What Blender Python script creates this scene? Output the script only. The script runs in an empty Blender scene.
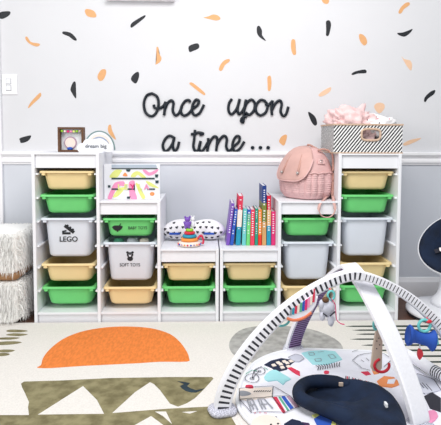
import bpy, bmesh, math, random
from math import sin, cos, pi, radians, sqrt, atan2
from mathutils import Vector, Matrix, noise

S = bpy.context.scene
COL = S.collection
# ------------------------------------------------------------------ camera
F_, PITCH, DIST, EYE, CX, PY, YAW, ROLL = 519.0, radians(3.74), 2.815, 1.019, -.077, 172.0, radians(-1.66), radians(.18)
R0 = Vector((cos(YAW), sin(YAW), 0)); F0 = Vector((-sin(YAW), cos(YAW), 0)); ZZ = Vector((0, 0, 1))
FW = F0*cos(PITCH) - ZZ*sin(PITCH); U0 = F0*sin(PITCH) + ZZ*cos(PITCH)
RT = R0*cos(ROLL) + U0*sin(ROLL); UP = U0*cos(ROLL) - R0*sin(ROLL)
CAM = Vector((CX, -.44-DIST, EYE))
cd = bpy.data.cameras.new('camera'); cam = bpy.data.objects.new('camera', cd); COL.objects.link(cam)
cam.matrix_world = Matrix(((RT.x, UP.x, -FW.x, CAM.x), (RT.y, UP.y, -FW.y, CAM.y), (RT.z, UP.z, -FW.z, CAM.z), (0, 0, 0, 1)))
cd.sensor_fit = 'HORIZONTAL'; cd.sensor_width = 36; cd.lens = F_/441*36
cd.shift_y = -(212.5-PY)/441; cd.clip_start = .05
S.camera = cam
def at(u, v, ax, val):
    "where the sight line through a photo point meets the plane axis=val"
    D = FW + RT*((u-220.5)/F_) - UP*((v-PY)/F_)
    return CAM + D*((val-CAM[ax])/D[ax])

# ------------------------------------------------------------------ light
w = bpy.data.worlds.new('world'); S.world = w; w.use_nodes = True
bg = w.node_tree.nodes['Background']; bg.inputs[0].default_value = (.91, .97, 1, 1); bg.inputs[1].default_value = .42
def area(name, loc, target, sx, sy, power, colr):
    l = bpy.data.lights.new(name, 'AREA'); l.shape = 'RECTANGLE'; l.size = sx; l.size_y = sy; l.energy = power; l.color = colr
    o = bpy.data.objects.new(name, l); COL.objects.link(o); o.location = loc
    o.rotation_euler = (Vector(target)-Vector(loc)).to_track_quat('-Z', 'Y').to_euler()
area('window_light', (-2.6, -3.6, 2.1), (0, -.2, .7), 1.6, 1.6, 48, (1, .97, .93))
area('ceiling_light', (.2, -1.95, 2.75), (.1, -.6, 0), 1.5, 1.0, 42, (1, .98, .96))
S.view_settings.view_transform = 'Standard'; S.view_settings.look = 'None'
S.view_settings.gamma = 1; S.view_settings.use_curve_mapping = False
S.view_settings.exposure = 0.38
S.cycles.use_denoising = True
S.cycles.max_bounces = 8

# ------------------------------------------------------------------ materials
MATS = {}
def lin(c): return tuple(((x/255)/12.92 if x/255 <= .04045 else ((x/255+.055)/1.055)**2.4) for x in c)
def mat(name, c, rough=.6, var=0, scale=20, bump=0, bscale=60, sheen=0, coat=0, metal=0, trans=0, c2=None, stretch=None):
    if name in MATS: return MATS[name]
    m = bpy.data.materials.new(name); m.use_nodes = True; nt = m.node_tree; N = nt.nodes; L = nt.links
    b = N['Principled BSDF']; b.inputs['Roughness'].default_value = rough; b.inputs['Metallic'].default_value = metal
    b.inputs['Specular IOR Level'].default_value = .35
    if sheen: b.inputs['Sheen Weight'].default_value = sheen
    if coat: b.inputs['Coat Weight'].default_value = coat
    if trans: b.inputs['Transmission Weight'].default_value = trans
    A = lin(c); B = lin(c2) if c2 else tuple(x*(1-var) for x in A)
    tc = N.new('ShaderNodeTexCoord'); mp = N.new('ShaderNodeMapping'); L.new(tc.outputs['Object'], mp.inputs[0])
    if stretch: mp.inputs['Scale'].default_value = stretch
    nz = N.new('ShaderNodeTexNoise'); nz.inputs['Scale'].default_value = scale; nz.inputs['Detail'].default_value = 5
    L.new(mp.outputs[0], nz.inputs['Vector'])
    rp = N.new('ShaderNodeValToRGB'); rp.color_ramp.elements[0].position = .35; rp.color_ramp.elements[1].position = .65
    rp.color_ramp.elements[0].color = (*B, 1); rp.color_ramp.elements[1].color = (*A, 1)
    L.new(nz.outputs['Fac'], rp.inputs[0]); L.new(rp.outputs[0], b.inputs['Base Color'])
    if bump:
        n2 = N.new('ShaderNodeTexNoise'); n2.inputs['Scale'].default_value = bscale; n2.inputs['Detail'].default_value = 4
        L.new(mp.outputs[0], n2.inputs['Vector'])
        bp = N.new('ShaderNodeBump'); bp.inputs['Strength'].default_value = bump; bp.inputs['Distance'].default_value = .004
        L.new(n2.outputs['Fac'], bp.inputs['Height']); L.new(bp.outputs[0], b.inputs['Normal'])
    MATS[name] = m; return m
wall_m = mat('wall_paint', (219, 219, 223), .85, .02, 3, .1, 150)
wains_m = mat('lower_wall_paint', (210, 213, 221), .8, .02, 3, .1, 150)
white_m = mat('white_lacquer', (234, 235, 240), .45, .02, 5)
trim_m = mat('white_trim', (246, 245, 248), .5, .01, 5)
rail_m = mat('runner_plastic', (240, 242, 246), .4, .01)
yel_m = mat('pale_yellow_plastic', (238, 214, 160), .42, .04, 8)
grn_m = mat('green_plastic', (112, 212, 124), .4, .06, 8)
wbin_m = mat('milky_white_plastic', (218, 224, 234), .4, .03, 6)
blk = mat('black_vinyl', (34, 36, 42), .55, .1, 60)
org = mat('peach_vinyl', (226, 170, 118), .6, .08, 50)
pch = mat('pale_peach_vinyl', (236, 196, 164), .6, .06, 50)
letter_m = mat('black_acrylic', (14, 24, 36), .35, .1, 20)
floor_m = mat('dark_wood_floor', (104, 74, 62), .5, .3, 6, .1, 40, stretch=(1, 12, 1))
rug_m = mat('cream_woven_rug', (232, 227, 222), .95, .10, 160, .5, 260)
rorg = mat('orange_woven_motif', (238, 134, 62), .95, .18, 90, .5, 260, stretch=(1, .35, 1))
rolv = mat('olive_woven_motif', (112, 104, 74), .95, .35, 22, .5, 260, c2=(146, 138, 104))
rgry = mat('grey_woven_motif', (150, 148, 146), .95, .3, 22, .5, 260, c2=(182, 180, 178))
rdrk = mat('dark_green_motif', (52, 66, 58), .95, .3, 60)
rteal = mat('dark_teal_motif', (46, 62, 72), .95, .4, 30)
fur_m = mat('white_faux_fur', (250, 249, 247), .9, .03, 30)
tan_m = mat('tan_suede', (176, 132, 92), .85, .25, 25, .4, 80)
pink_m = mat('pink_leatherette', (222, 180, 178), .55, .10, 14, .25, 90)
flap_m = mat('rose_leatherette', (210, 168, 160), .5, .12, 14, .2, 90)
knit_m = mat('pink_knit', (224, 184, 184), .9, .12, 40, .6, 120)
strap_m = mat('dusty_rose_strap', (196, 150, 138), .55, .12, 20, .2, 80)
metal_m = mat('brushed_metal', (190, 186, 184), .3, .05, 30, metal=1)
pfab_m = mat('blush_pink_fabric', (240, 206, 206), .9, .10, 18, .5, 60)
wfab_m = mat('white_fabric', (245, 243, 246), .9, .04, 30, .4, 90)
matf_m = mat('white_mat_fabric', (236, 236, 246), .9, .05, 14, .4, 60)
navy_m = mat('navy_velvet', (15, 34, 62), .8, .5, 14, .5, 50)
jute_m = mat('jute_trim', (206, 178, 156), .9, .12, 80, .4, 200)
wood_m = mat('brown_wood', (104, 70, 46), .55, .3, 12, .2, 60, stretch=(1, 1, 6))
woodl_m = mat('light_wood', (206, 186, 170), .6, .12, 14)
sky = lambda n, c, r=.5, **k: mat(n, c, r, .06, 20, **k)
aqua = sky('aqua_plastic', (110, 200, 200), .35); red = sky('red_plastic', (214, 46, 62), .35)
blue = sky('blue_fabric', (40, 84, 178), .7, bump=.4); coral = sky('coral_fabric', (238, 134, 98), .7)
magenta = sky('magenta_fabric', (222, 50, 120), .6); purple = sky('purple_plastic', (124, 84, 182), .4)
lime = sky('lime_green', (150, 205, 60), .4); yellow = sky('lemon_yellow', (222, 226, 134), .5); hotpink = sky('candy_pink', (240, 150, 190), .5)
orange = sky('orange_plastic', (240, 150, 70), .4); teal = sky('teal_plastic', (40, 150, 180), .4)
lav = sky('lavender_stripes', (160, 130, 176), .8); plum = sky('dark_plum', (70, 48, 84), .8)
paleaqua = sky('pale_aqua_print', (166, 222, 228), .9); navyp = sky('navy_print', (30, 38, 66), .9)
greyp = sky('grey_print', (150, 152, 160), .9); inkp = sky('ink_print', (50, 50, 60), .9); redp = sky('red_print', (214, 60, 88), .9)
bluep = sky('blue_print', (50, 90, 186), .9); greenp = sky('green_print', (90, 170, 140), .9); mauvep = sky('mauve_print', (184, 150, 170), .9)
orangep = sky('orange_print', (240, 150, 96), .9); creamp = sky('cream_print', (240, 226, 216), .9); silv = sky('silver_crinkle', (204, 206, 220), .4)

# ------------------------------------------------------------------ helpers
def link(o, parent=None):
    COL.objects.link(o)
    if parent: o.parent = parent
    return o
def tag(o, label=None, cat=None, group=None, kind=None):
    if label: o['label'] = label
    if cat: o['category'] = cat
    if group: o['group'] = group
    if kind: o['kind'] = kind
    return o
def empty(name, loc=(0, 0, 0), rz=0, label=None, cat=None, group=None):
    o = bpy.data.objects.new(name, None); link(o); o.location = loc; o.rotation_euler = (0, 0, rz); o.empty_display_size = .05
    return tag(o, label, cat, group)
def build(bm, name, mats, parent=None, smooth=False, loc=None):
    bmesh.ops.recalc_face_normals(bm, faces=bm.faces)
    me = bpy.data.meshes.new(name); bm.to_mesh(me); bm.free()
    for m in (mats if isinstance(mats, (list, tuple)) else [mats]): me.materials.append(m)
    if smooth:
        for p in me.polygons: p.use_smooth = True
    o = bpy.data.objects.new(name, me); link(o, parent)
    if loc is not None: o.location = loc
    return o
def NB(): return bmesh.new()
def box(bm, x0, x1, y0, y1, z0, z1, bev=0, mi=0):
    vs = [bm.verts.new((x, y, z)) for x in (x0, x1) for y in (y0, y1) for z in (z0, z1)]
    fs = [bm.faces.new([vs[i] for i in q]) for q in ((0, 1, 3, 2), (4, 6, 7, 5), (0, 4, 5, 1), (2, 3, 7, 6), (0, 2, 6, 4), (1, 5, 7, 3))]
    for f in fs: f.material_index = mi
    if bev:
        es = list({e for f in fs for e in f.edges})
        r = bmesh.ops.bevel(bm, geom=es, offset=bev, segments=2, affect='EDGES', profile=.5)
        for f in r['faces']: f.material_index = mi
def bx(name, m, parent, x0, x1, y0, y1, z0, z1, bev=.001):
    bm = NB(); box(bm, x0, x1, y0, y1, z0, z1, bev); return build(bm, name, m, parent)
def loft(bm, rings, cap0=True, cap1=True, closed=True, mi=0):
    vr = [[bm.verts.new(p) for p in r] for r in rings]; n = len(vr[0])
    for a, b in zip(vr, vr[1:]):
        for i in range(n if closed else n-1):
            f = bm.faces.new((a[i], a[(i+1) % n], b[(i+1) % n], b[i])); f.material_index = mi
    if cap0: bm.faces.new(vr[0][::-1]).material_index = mi
    if cap1: bm.faces.new(vr[-1]).material_index = mi
    return vr
def lathe(bm, prof, c=(0, 0, 0), n=32, mi=0):
    loft(bm, [[(c[0]+r*cos(2*pi*i/n), c[1]+r*sin(2*pi*i/n), c[2]+z) for i in range(n)] for r, z in prof], True, True, mi=mi)
def catmull(pts, k=6, closed=False):
    P = [Vector(p) for p in pts]; n = len(P); out = []
    for i in range(n if closed else n-1):
        p1, p2 = P[i], P[(i+1) % n]
        p0 = P[i-1] if (i or closed) else p1; p3 = P[(i+2) % n] if (i+2 < n or closed) else p2
        for j in range(k):
            t = j/k
            out.append(.5*((2*p1)+(p2-p0)*t+(2*p0-5*p1+4*p2-p3)*t*t+(3*p1-p0-3*p2+p3)*t**3))
    if not closed: out.append(P[-1])
    return out
def tube(bm, pts, r, n=10, closed=False, flat=1.0, mi=0, ref=Vector((0, 0, 1))):
    P = [Vector(p) for p in pts]; m = len(P); rings = []
    for i, p in enumerate(P):
        a = P[i-1] if (i or closed) else p; b = P[(i+1) % m] if (i+1 < m or closed) else p
        t = (b-a).normalized(); s = t.cross(ref)
        if s.length < 1e-4: s = t.cross(Vector((1, 0, 0)))
        s.normalize(); u = s.cross(t).normalized(); rr = r[i] if isinstance(r, (list, tuple)) else r
        rings.append([p + s*rr*cos(2*pi*k/n) + u*rr*flat*sin(2*pi*k/n) for k in range(n)])
    if closed: rings.append(rings[0])
    if closed:
        vr = [[bm.verts.new(p) for p in r] for r in rings[:-1]]; vr.append(vr[0])
        for a, b in zip(vr, vr[1:]):
            for k in range(n): bm.faces.new((a[k], a[(k+1) % n], b[(k+1) % n], b[k])).material_index = mi
    else: loft(bm, rings, mi=mi)
def ell(bm, c, rx, ry, rz, sub=3, mi=0, nz=0, ns=8, rot=None):
    r = bmesh.ops.create_icosphere(bm, subdivisions=sub, radius=1)
    for v in r['verts']:
        p = v.co.copy(); k = 1
        if nz: k += nz*noise.noise(p*ns + Vector(c)*7)
        p = Vector((p.x*rx*k, p.y*ry*k, p.z*rz*k))
        if rot: p = rot @ p
        v.co = p + Vector(c)
        for f in v.link_faces: f.material_index = mi
def prism(bm, pts, off, mi=0):
    "planar polygon pushed by the vector off"
    a = [bm.verts.new(p) for p in pts]; b = [bm.verts.new(Vector(p)+Vector(off)) for p in pts]; n = len(pts)
    fs = [bm.faces.new(a), bm.faces.new(b[::-1])] + [bm.faces.new((a[i], b[i], b[(i+1) % n], a[(i+1) % n])) for i in range(n)]
    for f in fs: f.material_index = mi
    bmesh.ops.triangulate(bm, faces=fs[:2])
def rrect(w, d, r, z, n=5, cx=0, cy=0):
    out = []
    for sx, sy, a0 in ((1, 1, 0), (-1, 1, pi/2), (-1, -1, pi), (1, -1, 1.5*pi)):
        for k in range(n+1):
            a = a0 + pi/2*k/n
            out.append((cx+sx*(w/2-r)+r*cos(a), cy+sy*(d/2-r)+r*sin(a), z))
    return out
def text(body, m, size, loc, parent=None, rot=(pi/2, 0, 0), ext=.0006, name='printed_text', sx=1, off=0):
    cu = bpy.data.curves.new(name, 'FONT'); cu.body = body; cu.size = size; cu.extrude = ext; cu.align_x = 'CENTER'; cu.align_y = 'CENTER'; cu.offset = off
    cu.materials.append(m); o = bpy.data.objects.new(name, cu); link(o); bpy.context.view_layer.update()
    me = bpy.data.meshes.new_from_object(o); me.name = name; bpy.data.objects.remove(o)
    for v in me.vertices: v.co.x *= sx
    o = bpy.data.objects.new(name, me); link(o, parent); o.location = loc; o.rotation_euler = rot
    return o
def copy_tree(o, parent=None):
    c = o.copy(); COL.objects.link(c); c.parent = parent
    for ch in [k for k in bpy.data.objects if k.parent == o]: copy_tree(ch, c)
    return c

# ------------------------------------------------------------------ setting
def struct(name, m, *a, bev=0):
    bm = NB(); box(bm, *a, bev); return tag(build(bm, name, m), kind='structure')
struct('wall_back', wall_m, -3, 3, 0, .1, .9, 2.6)
struct('wall_back_lower', wains_m, -3, 3, 0, .1, 0, .9)
struct('floor', floor_m, -3, 3, -4.2, .1, -.05, 0)
bm = NB()
RU = at(220, 151.8, 1, -.02).z-.903
prof = [(0, .823), (-.008, .823), (-.010, .832), (-.018, .838), (-.018, .852), (-.010, .857), (-.010, .868), (-.022, .876), (-.030, .886), (-.030, .898), (-.012, .903), (0, .903)]
loft(bm, [[(x, y, z+RU) for y, z in prof] for x in (-1.335, 3)]); tag(build(bm, 'trim_1', trim_m), kind='structure')
bm = NB(); prof = [(0, 0), (-.016, 0), (-.016, .10), (-.010, .115), (-.006, .128), (0, .13)]
loft(bm, [[(x, y, z) for y, z in prof] for x in (-1.335, 3)]); tag(build(bm, 'baseboard_back', trim_m), kind='structure')
struct('trim_2', trim_m, -1.43, -1.333, -.022, 0, 0, 2.3, bev=.004)
# vent at the top edge
t = empty('air_vent', (-.47, -.03, 1.86), 0, 'white wall vent cut off by the top edge, above the black dash', 'vent')
bx('housing', trim_m, t, -.205, .205, -.02, .03, -.008, .19, .004)
bm = NB()
for k in range(5): box(bm, -.18, .18, -.024, -.019, .02+k*.034, .036+k*.034)
build(bm, 'louver', wains_m, t)

# light switch
p = at(10, 84.5, 1, 0)
t = empty('light_switch', (p.x, 0, p.z), 0, 'white light switch plate with two toggles on the left of the wall', 'light switch')
bx('switch_plate', trim_m, t, -.046, .046, -.007, 0, -.062, .062, .003)
for dx, dz in ((-.006, .018), (-.006, -.022)):
    g = bx('toggle', white_m, t, dx-.014, dx+.014, -.013, -.007, dz-.015, dz+.015, .002); 
bm = NB()
for dx, dz in ((-.006, .018), (-.006, -.022)):
    for a in ((dx-.016, dx+.016, dz+.015, dz+.017), (dx-.016, dx+.016, dz-.017, dz-.015), (dx-.016, dx-.014, dz-.017, dz+.017), (dx+.014, dx+.016, dz-.017, dz+.017)):
        box(bm, a[0], a[1], -.0085, -.007, a[2], a[3])
build(bm, 'toggle_surround', greyp, t)

# ------------------------------------------------------------------ wall decals
DEC = [
 (blk, 'wide black blob sticker cut by the left edge of the photo', [(-3,15),(0,12.5),(3,11.5),(10,11.5),(9.5,15),(4,18.5),(0,18.5)]),
 (org, 'peach rounded blob sticker high on the wall right of the bent black one', [(85,10),(88,9),(94,11),(96.5,16),(94,17.5),(88,16.5),(85.5,13.5)]),
 (blk, 'straight slanted black dash sticker just under the wall vent', [(130.5,25.5),(133,22),(144,15.5),(145.5,16.5),(142,20),(133,27),(131,27.5)]),
 (blk, 'bent black caterpillar-shaped sticker below the topmost peach blob', [(62.5,32),(65,31.5),(71,33),(76,38),(76.5,40.5),(73.5,40),(69,36.5),(63,34)]),
 (org, 'bent peach dash sticker above the light switch', [(25.5,37),(27.5,37),(31,42),(39,43.5),(39.5,45.5),(36,46.5),(30,44),(26,40)]),
 (org, 'upright peach teardrop sticker above the rainbow sign', [(101,70),(105.5,69.5),(106,74),(103,80),(99,80.5),(97.5,76)]),
 (blk, 'small upright black blob sticker above the letter O', [(135,73),(138.5,72),(139,77),(136,83.5),(131.5,80.5),(131.5,77)]),
 (blk, 'pointed black leaf-shaped sticker left of the peach teardrop', [(73,82.5),(75.5,82),(76,89),(76,98.5),(72,93),(70.5,89)]),
 (org, 'slanted peach dash sticker right of the light switch', [(28,107.5),(31,102),(39,93.5),(41,93.5),(40.5,97),(33,104),(29.5,107.5)]),
 (blk, 'black blob sticker above the rail left of the shadow box', [(19.5,138.5),(25,136.5),(31,135.5),(29.5,139.5),(26,142),(21,143),(20.5,141)]),
 (org, 'pointed peach sticker just right of the rainbow sign', [(108.5,125.5),(111,125),(112,130),(116,139.5),(111.5,136.5),(108,131)]),
 (org, 'flat peach triangle sticker high on the middle of the wall', [(203.5,17.5),(208,16.5),(213,14.5),(218,15.5),(220.5,19),(216,20.5),(209,19)]),
 (blk, 'black sticker with a pointed foot, high above the word upon', [(257,27),(259.5,26),(262,30.5),(262,35),(266,41),(260,37.5),(257,33)]),
 (org, 'upright peach dash sticker high above the end of the word upon', [(291.5,40),(295,40),(295.5,47),(296,54),(293,54.5),(291,48)]),
 (blk, 'squarish black blob sticker below the flat peach triangle', [(188.5,47),(192,44.5),(198,43.5),(199,48),(193,51),(189.5,52)]),
 (org, 'crooked upright peach sticker above the start of the word Once', [(156.5,47.5),(158.5,48),(159,53),(161.5,58),(160,62),(155.5,64.5),(156.5,60)]),
 (org, 'bent peach dash sticker between and above the words Once and upon', [(219,70),(220,65.5),(224,60.5),(229,59),(229.5,61.5),(225,65),(222,70.5)]),
 (org, 'slanted peach dash sticker right above the word Once', [(189.5,83),(193,83),(204,92),(205,95),(202,94),(191,85.5)]),
 (org, 'short upright peach dash sticker right above the word upon', [(267.5,77),(270.5,76),(271.5,83),(270.5,90),(268,90.5),(267.5,83)]),
 (org, 'peach blob sticker between the three dots and the backpack', [(279,141),(281.5,136.5),(285.5,134.5),(287,136),(286,141),(284,145.5),(281,144)]),
 (org, 'peach sticker cut off by the top edge above the black upright dash', [(322,-1),(328.5,-1),(328.5,3),(326,4),(323,2.5)]),
 (org, 'curved peach dash sticker at the upper right of the wall', [(398.5,11.5),(401,7),(405.5,3),(409,2.5),(409.5,5),(404,9),(401.5,13),(399,13.5)]),
 (blk, 'upright black dash sticker high above the striped basket', [(326,21.5),(329.5,20.5),(331,25),(329.5,33),(328,36),(326,35),(326.5,28)]),
 (blk, 'black bird-shaped sticker at the upper right of the wall', [(397.5,33),(402.5,32.5),(407,31),(412.5,29),(410,33),(405,36.5),(401,36),(398,34.5)]),
 (org, 'chunky peach blob sticker between the upright black dash and the bird shape', [(359,34.5),(362.5,34.5),(366,38),(367,43),(364,45.5),(360,41)]),
 (pch, 'pale peach pointed sticker below the black bird shape', [(401.5,56.5),(404,59),(410,60.5),(412,65),(411,70.5),(407.5,67),(405,63)]),
 (blk, 'flat black dash sticker above the striped basket', [(351.5,74),(355,71.5),(365,69.5),(366,73),(358,73.5),(353,75)]),
 (pch, 'slanted pale peach dash sticker upper left of the striped basket', [(318.5,95),(322,91.5),(328,88),(331,87.5),(330,91.5),(324,95.5),(320,96.5)]),
 (blk, 'slanted black dash sticker right of and above the striped basket', [(424,101),(425,97),(430,92),(435,90),(434,94),(428,98.5),(425.5,102)]),
 (blk, 'black pointed sticker just left of the striped basket', [(308,112),(313,114.5),(316,118.5),(317,124),(314.5,125.5),(311,121)]),
 (pch, 'pale peach sticker partly hidden behind the cloth in the basket', [(374,107),(377,103),(382,103),(384.5,105),(384,109),(379,113.5)]),
 (pch, 'long pale peach dash sticker right of the striped basket above the rail', [(403,144),(410,140),(421,138),(416,141.5),(406,145.5)]),
]
for m, lab, pts in DEC:
    P = [at(u, v, 1, 0) for u, v in pts]; P = catmull(P, 3, True); bm = NB()
    prism(bm, [Vector((q.x, -.0012, q.z)) for q in P], (0, .0012, 0))
    o = build(bm, 'wall_sticker', m); c = sum((q for q in P), Vector())/len(P)
    for v in o.data.vertices: v.co -= Vector((c.x, 0, c.z))
    o.location = (c.x, 0, c.z)
    tag(o, lab, 'wall sticker', 'peach and black stickers scattered on the wall')

# ------------------------------------------------------------------ script words
def A(pts): return [(135+x/5.5125, 85+y/5.5125) for x, y in pts]
def Bc(pts): return [(210+x/5.188, 85+y/5.188) for x, y in pts]
WORDS = {
 'Once': [A([(96,46),(65,58),(49,100),(58,150),(88,172),(115,155),(130,110),(122,65),(92,46)]),
          A([(103,108),(108,124),(130,130),(155,117),(170,92)]), A([(170,92),(165,130),(160,168)]),
          A([(163,140),(180,100),(200,85),(212,100),(208,140),(222,167),(242,155),(258,120)]),
          A([(304,96),(296,83),(275,90),(256,120),(254,150),(268,168),(292,160),(316,132)]),
          A([(316,132),(345,110),(352,88),(335,82),(318,110),(315,145),(330,167),(355,155),(370,130),(380,108)])],
 'upon': [Bc([(114,72),(99,95),(96,130),(110,152),(133,132),(148,98),(154,72)]), Bc([(154,72),(147,100),(143,130),(150,151),(166,138),(178,115)]),
          Bc([(187,75),(180,110),(176,150),(172,192),(161,186),(168,170),(192,162)]), Bc([(178,125),(192,92),(215,76),(232,95),(228,130),(205,154),(184,142)]),
          Bc([(288,84),(262,78),(240,105),(240,140),(262,157),(290,140),(298,105),(283,82)]), Bc([(286,98),(302,104),(324,82)]),
          Bc([(325,80),(319,120),(322,157)]), Bc([(320,132),(340,95),(362,80),(372,100),(366,135),(378,160),(395,150),(406,112)])],
 'a': [A([(217,292),(190,280),(165,300),(153,335),(165,364),(185,355),(208,320),(217,288)]), A([(217,286),(208,330),(218,364),(235,345),(243,312)])],
 'time': [A([(331,247),(326,300),(322,340),(335,366),(352,350),(362,310)]), A([(308,272),(330,268),(352,262),(376,268),(360,274),(372,262)]),
          A([(362,308),(353,345),(362,367),(378,355),(400,318)]),
          [(208.2,138),(208.2,145),(207.3,151.8)], [(207.6,147),(211,140),(214.5,136.4),(217.2,139),(216.2,151)], [(216.4,146.5),(219.8,139.5),(224,135.8),(226.8,139),(226.2,146.5),(228.8,151),(232.6,148)],
          Bc([(115,325),(148,296),(153,270),(137,266),(121,290),(117,322),(130,343),(155,330),(178,293)])],
}
LAB = {'Once': 'black cursive wall word reading Once', 'upon': 'black cursive wall word reading upon', 'a': 'black cursive single letter a on the wall below Once', 'time': 'black cursive wall word reading time'}
for wd, strokes in WORDS.items():
    bm = NB(); allp = []
    for i, st in enumerate(strokes):
        P = catmull([at(u, v, 1, -.008) for u, v in st], 6); allp += P
        P = [Vector((q.x, -.008-.0007*(i % 3), q.z)) for q in P]
        tube(bm, P, .0086, 8, ref=Vector((0, 1, 0)), flat=.8)
    o = build(bm, 'wall_word', letter_m, smooth=True)
    c = sum(allp, Vector())/len(allp); c.y = 0
    for v in o.data.vertices: v.co -= c
    o.location = c
    tag(o, LAB[wd], 'wall lettering', 'script lettering on the wall')
for (u, v), lab in zip(((252.5, 147.7), (260.3, 147.7), (268, 147.7)), ('first black dot after the word time', 'middle one of the three black dots after the word time', 'last black dot of the wall lettering, nearest the backpack')):
    p = at(u, v, 1, 0); bm = NB()
    loft(bm, [[(r*cos(2*pi*k/20), y, r*sin(2*pi*k/20)) for k in range(20)] for r, y in ((.0115, 0), (.0115, -.010), (.009, -.0135))])
    o = build(bm, 'wall_dot', letter_m, smooth=False, loc=(p.x, 0, p.z)); tag(o, lab, 'wall lettering', 'script lettering on the wall')

# ------------------------------------------------------------------ storage frames
YF, YB = -.44, -.034
HT, HM, HL = .937, .674, .410
RIM = [.835, .704, .575, .440, .321, .190]
XS = [-1.0, -.66, -.331, -.003]
TH = .0175
def frame(sgn, lab):
    root = empty('storage_unit', (0, 0, 0), 0, lab, 'storage unit', 'white stepped storage units')
    hs = [HT, HM, HL]
    panels = [(-1.014 if sgn < 0 else -1.0, HT), (-.66-TH/2, HT), (-.331-TH/2, HM), (-.003-TH, HL)]
    def X(a, b): return (a, b) if sgn < 0 else (-b, -a)
    for x, h in panels: bx('side_panel', white_m, root, *X(x, x+TH), YF, YB, 0, h, .002)
    cols = [(panels[i][0]+TH, panels[i+1][0]) for i in range(3)]
    for (a, b), h in zip(cols, hs):
        bx('top_panel', white_m, root, *X(a, b), YF+.001, YB, h-.010, h-.001, .001)
        bx('apron', white_m, root, *X(a+.0005, b-.0005), YF+.012, YF+.028, h-(.082 if h == HT else .073), h-.0125, .001)
        bx('bottom_shelf', white_m, root, *X(a+.0005, b-.0005), YF+.003, YB, .048, .060, .001)
        bx('plinth', white_m, root, *X(a+.0005, b-.0005), YF+.014, YF+.028, .0, .0475, .001)
        for z in RIM:
            if z < h-.06:
                bx('runner', rail_m, root, *X(a+.0005, a+.0125), YF+.012, YB-.01, z-.018, z-.009, .001)
                bx('runner', rail_m, root, *X(b-.0125, b-.0005), YF+.012, YB-.01, z-.018, z-.009, .001)
    return root, [X(*c) for c in cols]
fl, colsL = frame(-1, 'white stepped storage frame on the left, stepping down towards the middle')
fr, colsR = frame(1, 'white stepped storage frame on the right, stepping up behind the play gym')

# bins
def bin_proto(name, m, H):
    D = .385; W = .262
    root = empty(name)
    bm = NB(); b0 = .90 if H < .15 else .88
    outer = [rrect(W*b0-.03, D*.94-.03, .03, -H), rrect(W*b0-.008, D*.94-.008, .038, -H+.006), rrect(W*b0, D*.94, .04, -H+.018), rrect(W*.985, D*.99, .036, -.02), rrect(W, D, .036, -.006)]
    inner = [rrect(W-.006, D-.006, .033, -.002), rrect(W*b0-.006, D*.94-.006, .036, -H+.02), rrect(W*b0-.03, D*.94-.03, .02, -H+.004)]
    loft(bm, outer+inner); build(bm, 'tub', m, root, True)
    bm = NB()
    rings = [rrect(W-.004, D-.004, .034, -.002), rrect(W+.002, D+.004, .036, .003), rrect(.292, D+.022, .014, .003), rrect(.296, D+.026, .014, .000), rrect(.296, D+.026, .014, -.0085), rrect(.292, D+.022, .013, -.0085), rrect(.290, D+.020, .013, -.003), rrect(W+.001, D+.001, .036, -.004), rrect(W-.004, D-.004, .034, -.006)]
    vr = loft(bm, rings, False, False)
    n = len(vr[0])
    for i in range(n): bm.faces.new((vr[-1][i], vr[-1][(i+1) % n], vr[0][(i+1) % n], vr[0][i]))
    build(bm, 'rim', m, root, True)
    # stiffening lugs below the front lip
    for s in (-1, 1):
        bx('lug', m, root, s*.125-.010, s*.125+.010, -D/2-.012, -D/2+.03, -.022, -.0095, .003)
    for c in bpy.data.objects:
        if c.parent == root and c.name.startswith(('tub', 'rim')):
            md = c.modifiers.new('edge', 'EDGE_SPLIT'); md.split_angle = radians(50)
    return root
protos = {'y': bin_proto('storage_bin', yel_m, .102), 'g': bin_proto('storage_bin', grn_m, .102), 'w': bin_proto('storage_bin', wbin_m, .218)}
used = set()
CT = {'y': 'shallow pale yellow', 'g': 'shallow green', 'w': 'deep milky white'}
LAY = [
 (colsL[0], [('y', 0, 'in the top slot of the tall left column'), ('g', 1, 'second from top in the tall left column'), ('w', 2, 'with brick icon and LEGO lettering'), ('y', 4, 'under the LEGO bin'), ('g', 5, 'at the bottom of the tall left column')]),
 (colsL[1], [('g', 2, 'with BABY TOYS lettering'), ('w', 3, 'with bear face and SOFT TOYS lettering'), ('y', 5, 'under the SOFT TOYS bin')]),
 (colsL[2], [('y', 4, 'under the ring toy, left of the middle seam'), ('g', 5, 'bottom bin left of the middle seam')]),
 (colsR[2], [('y', 4, 'under the row of books'), ('g', 5, 'bottom bin below the books column')]),
 (colsR[1], [('g', 2, 'right under the pink backpack'), ('w', 3, 'plain, in the column under the backpack'), ('y', 5, 'half hidden by the gym arch below the backpack')]),
 (colsR[0], [('y', 0, 'right under the striped basket'), ('g', 1, 'second from top in the tall right column'), ('w', 2, 'plain, in the tall right column under the basket'), ('y', 4, 'fourth bin down in the tall right column'), ('g', 5, 'at the bottom of the tall right column')]),
]
BIN = {}
for ci, (cx, items) in enumerate(LAY):
    for kk, slot, lab in items:
        o = protos[kk] if kk not in used else copy_tree(protos[kk]); used.add(kk)
        dx = ((ci*7+slot*5) % 5-2)*.0009
        o.location = ((cx[0]+cx[1])/2+dx, YF+.232+.003*((ci+slot) % 3), RIM[slot])
        tag(o, CT[kk]+' plastic storage bin '+lab, 'storage bin', {'y': 'pale yellow storage bins', 'g': 'green storage bins', 'w': 'deep white storage bins'}[kk])
        BIN[(ci, slot)] = o
ftilt_s = atan2(.385*.03, .09)*.95; ftilt_d = atan2(.385*.03, .2)*.95
# LEGO label
b = BIN[(0, 2)]; yf = -.1925
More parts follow.
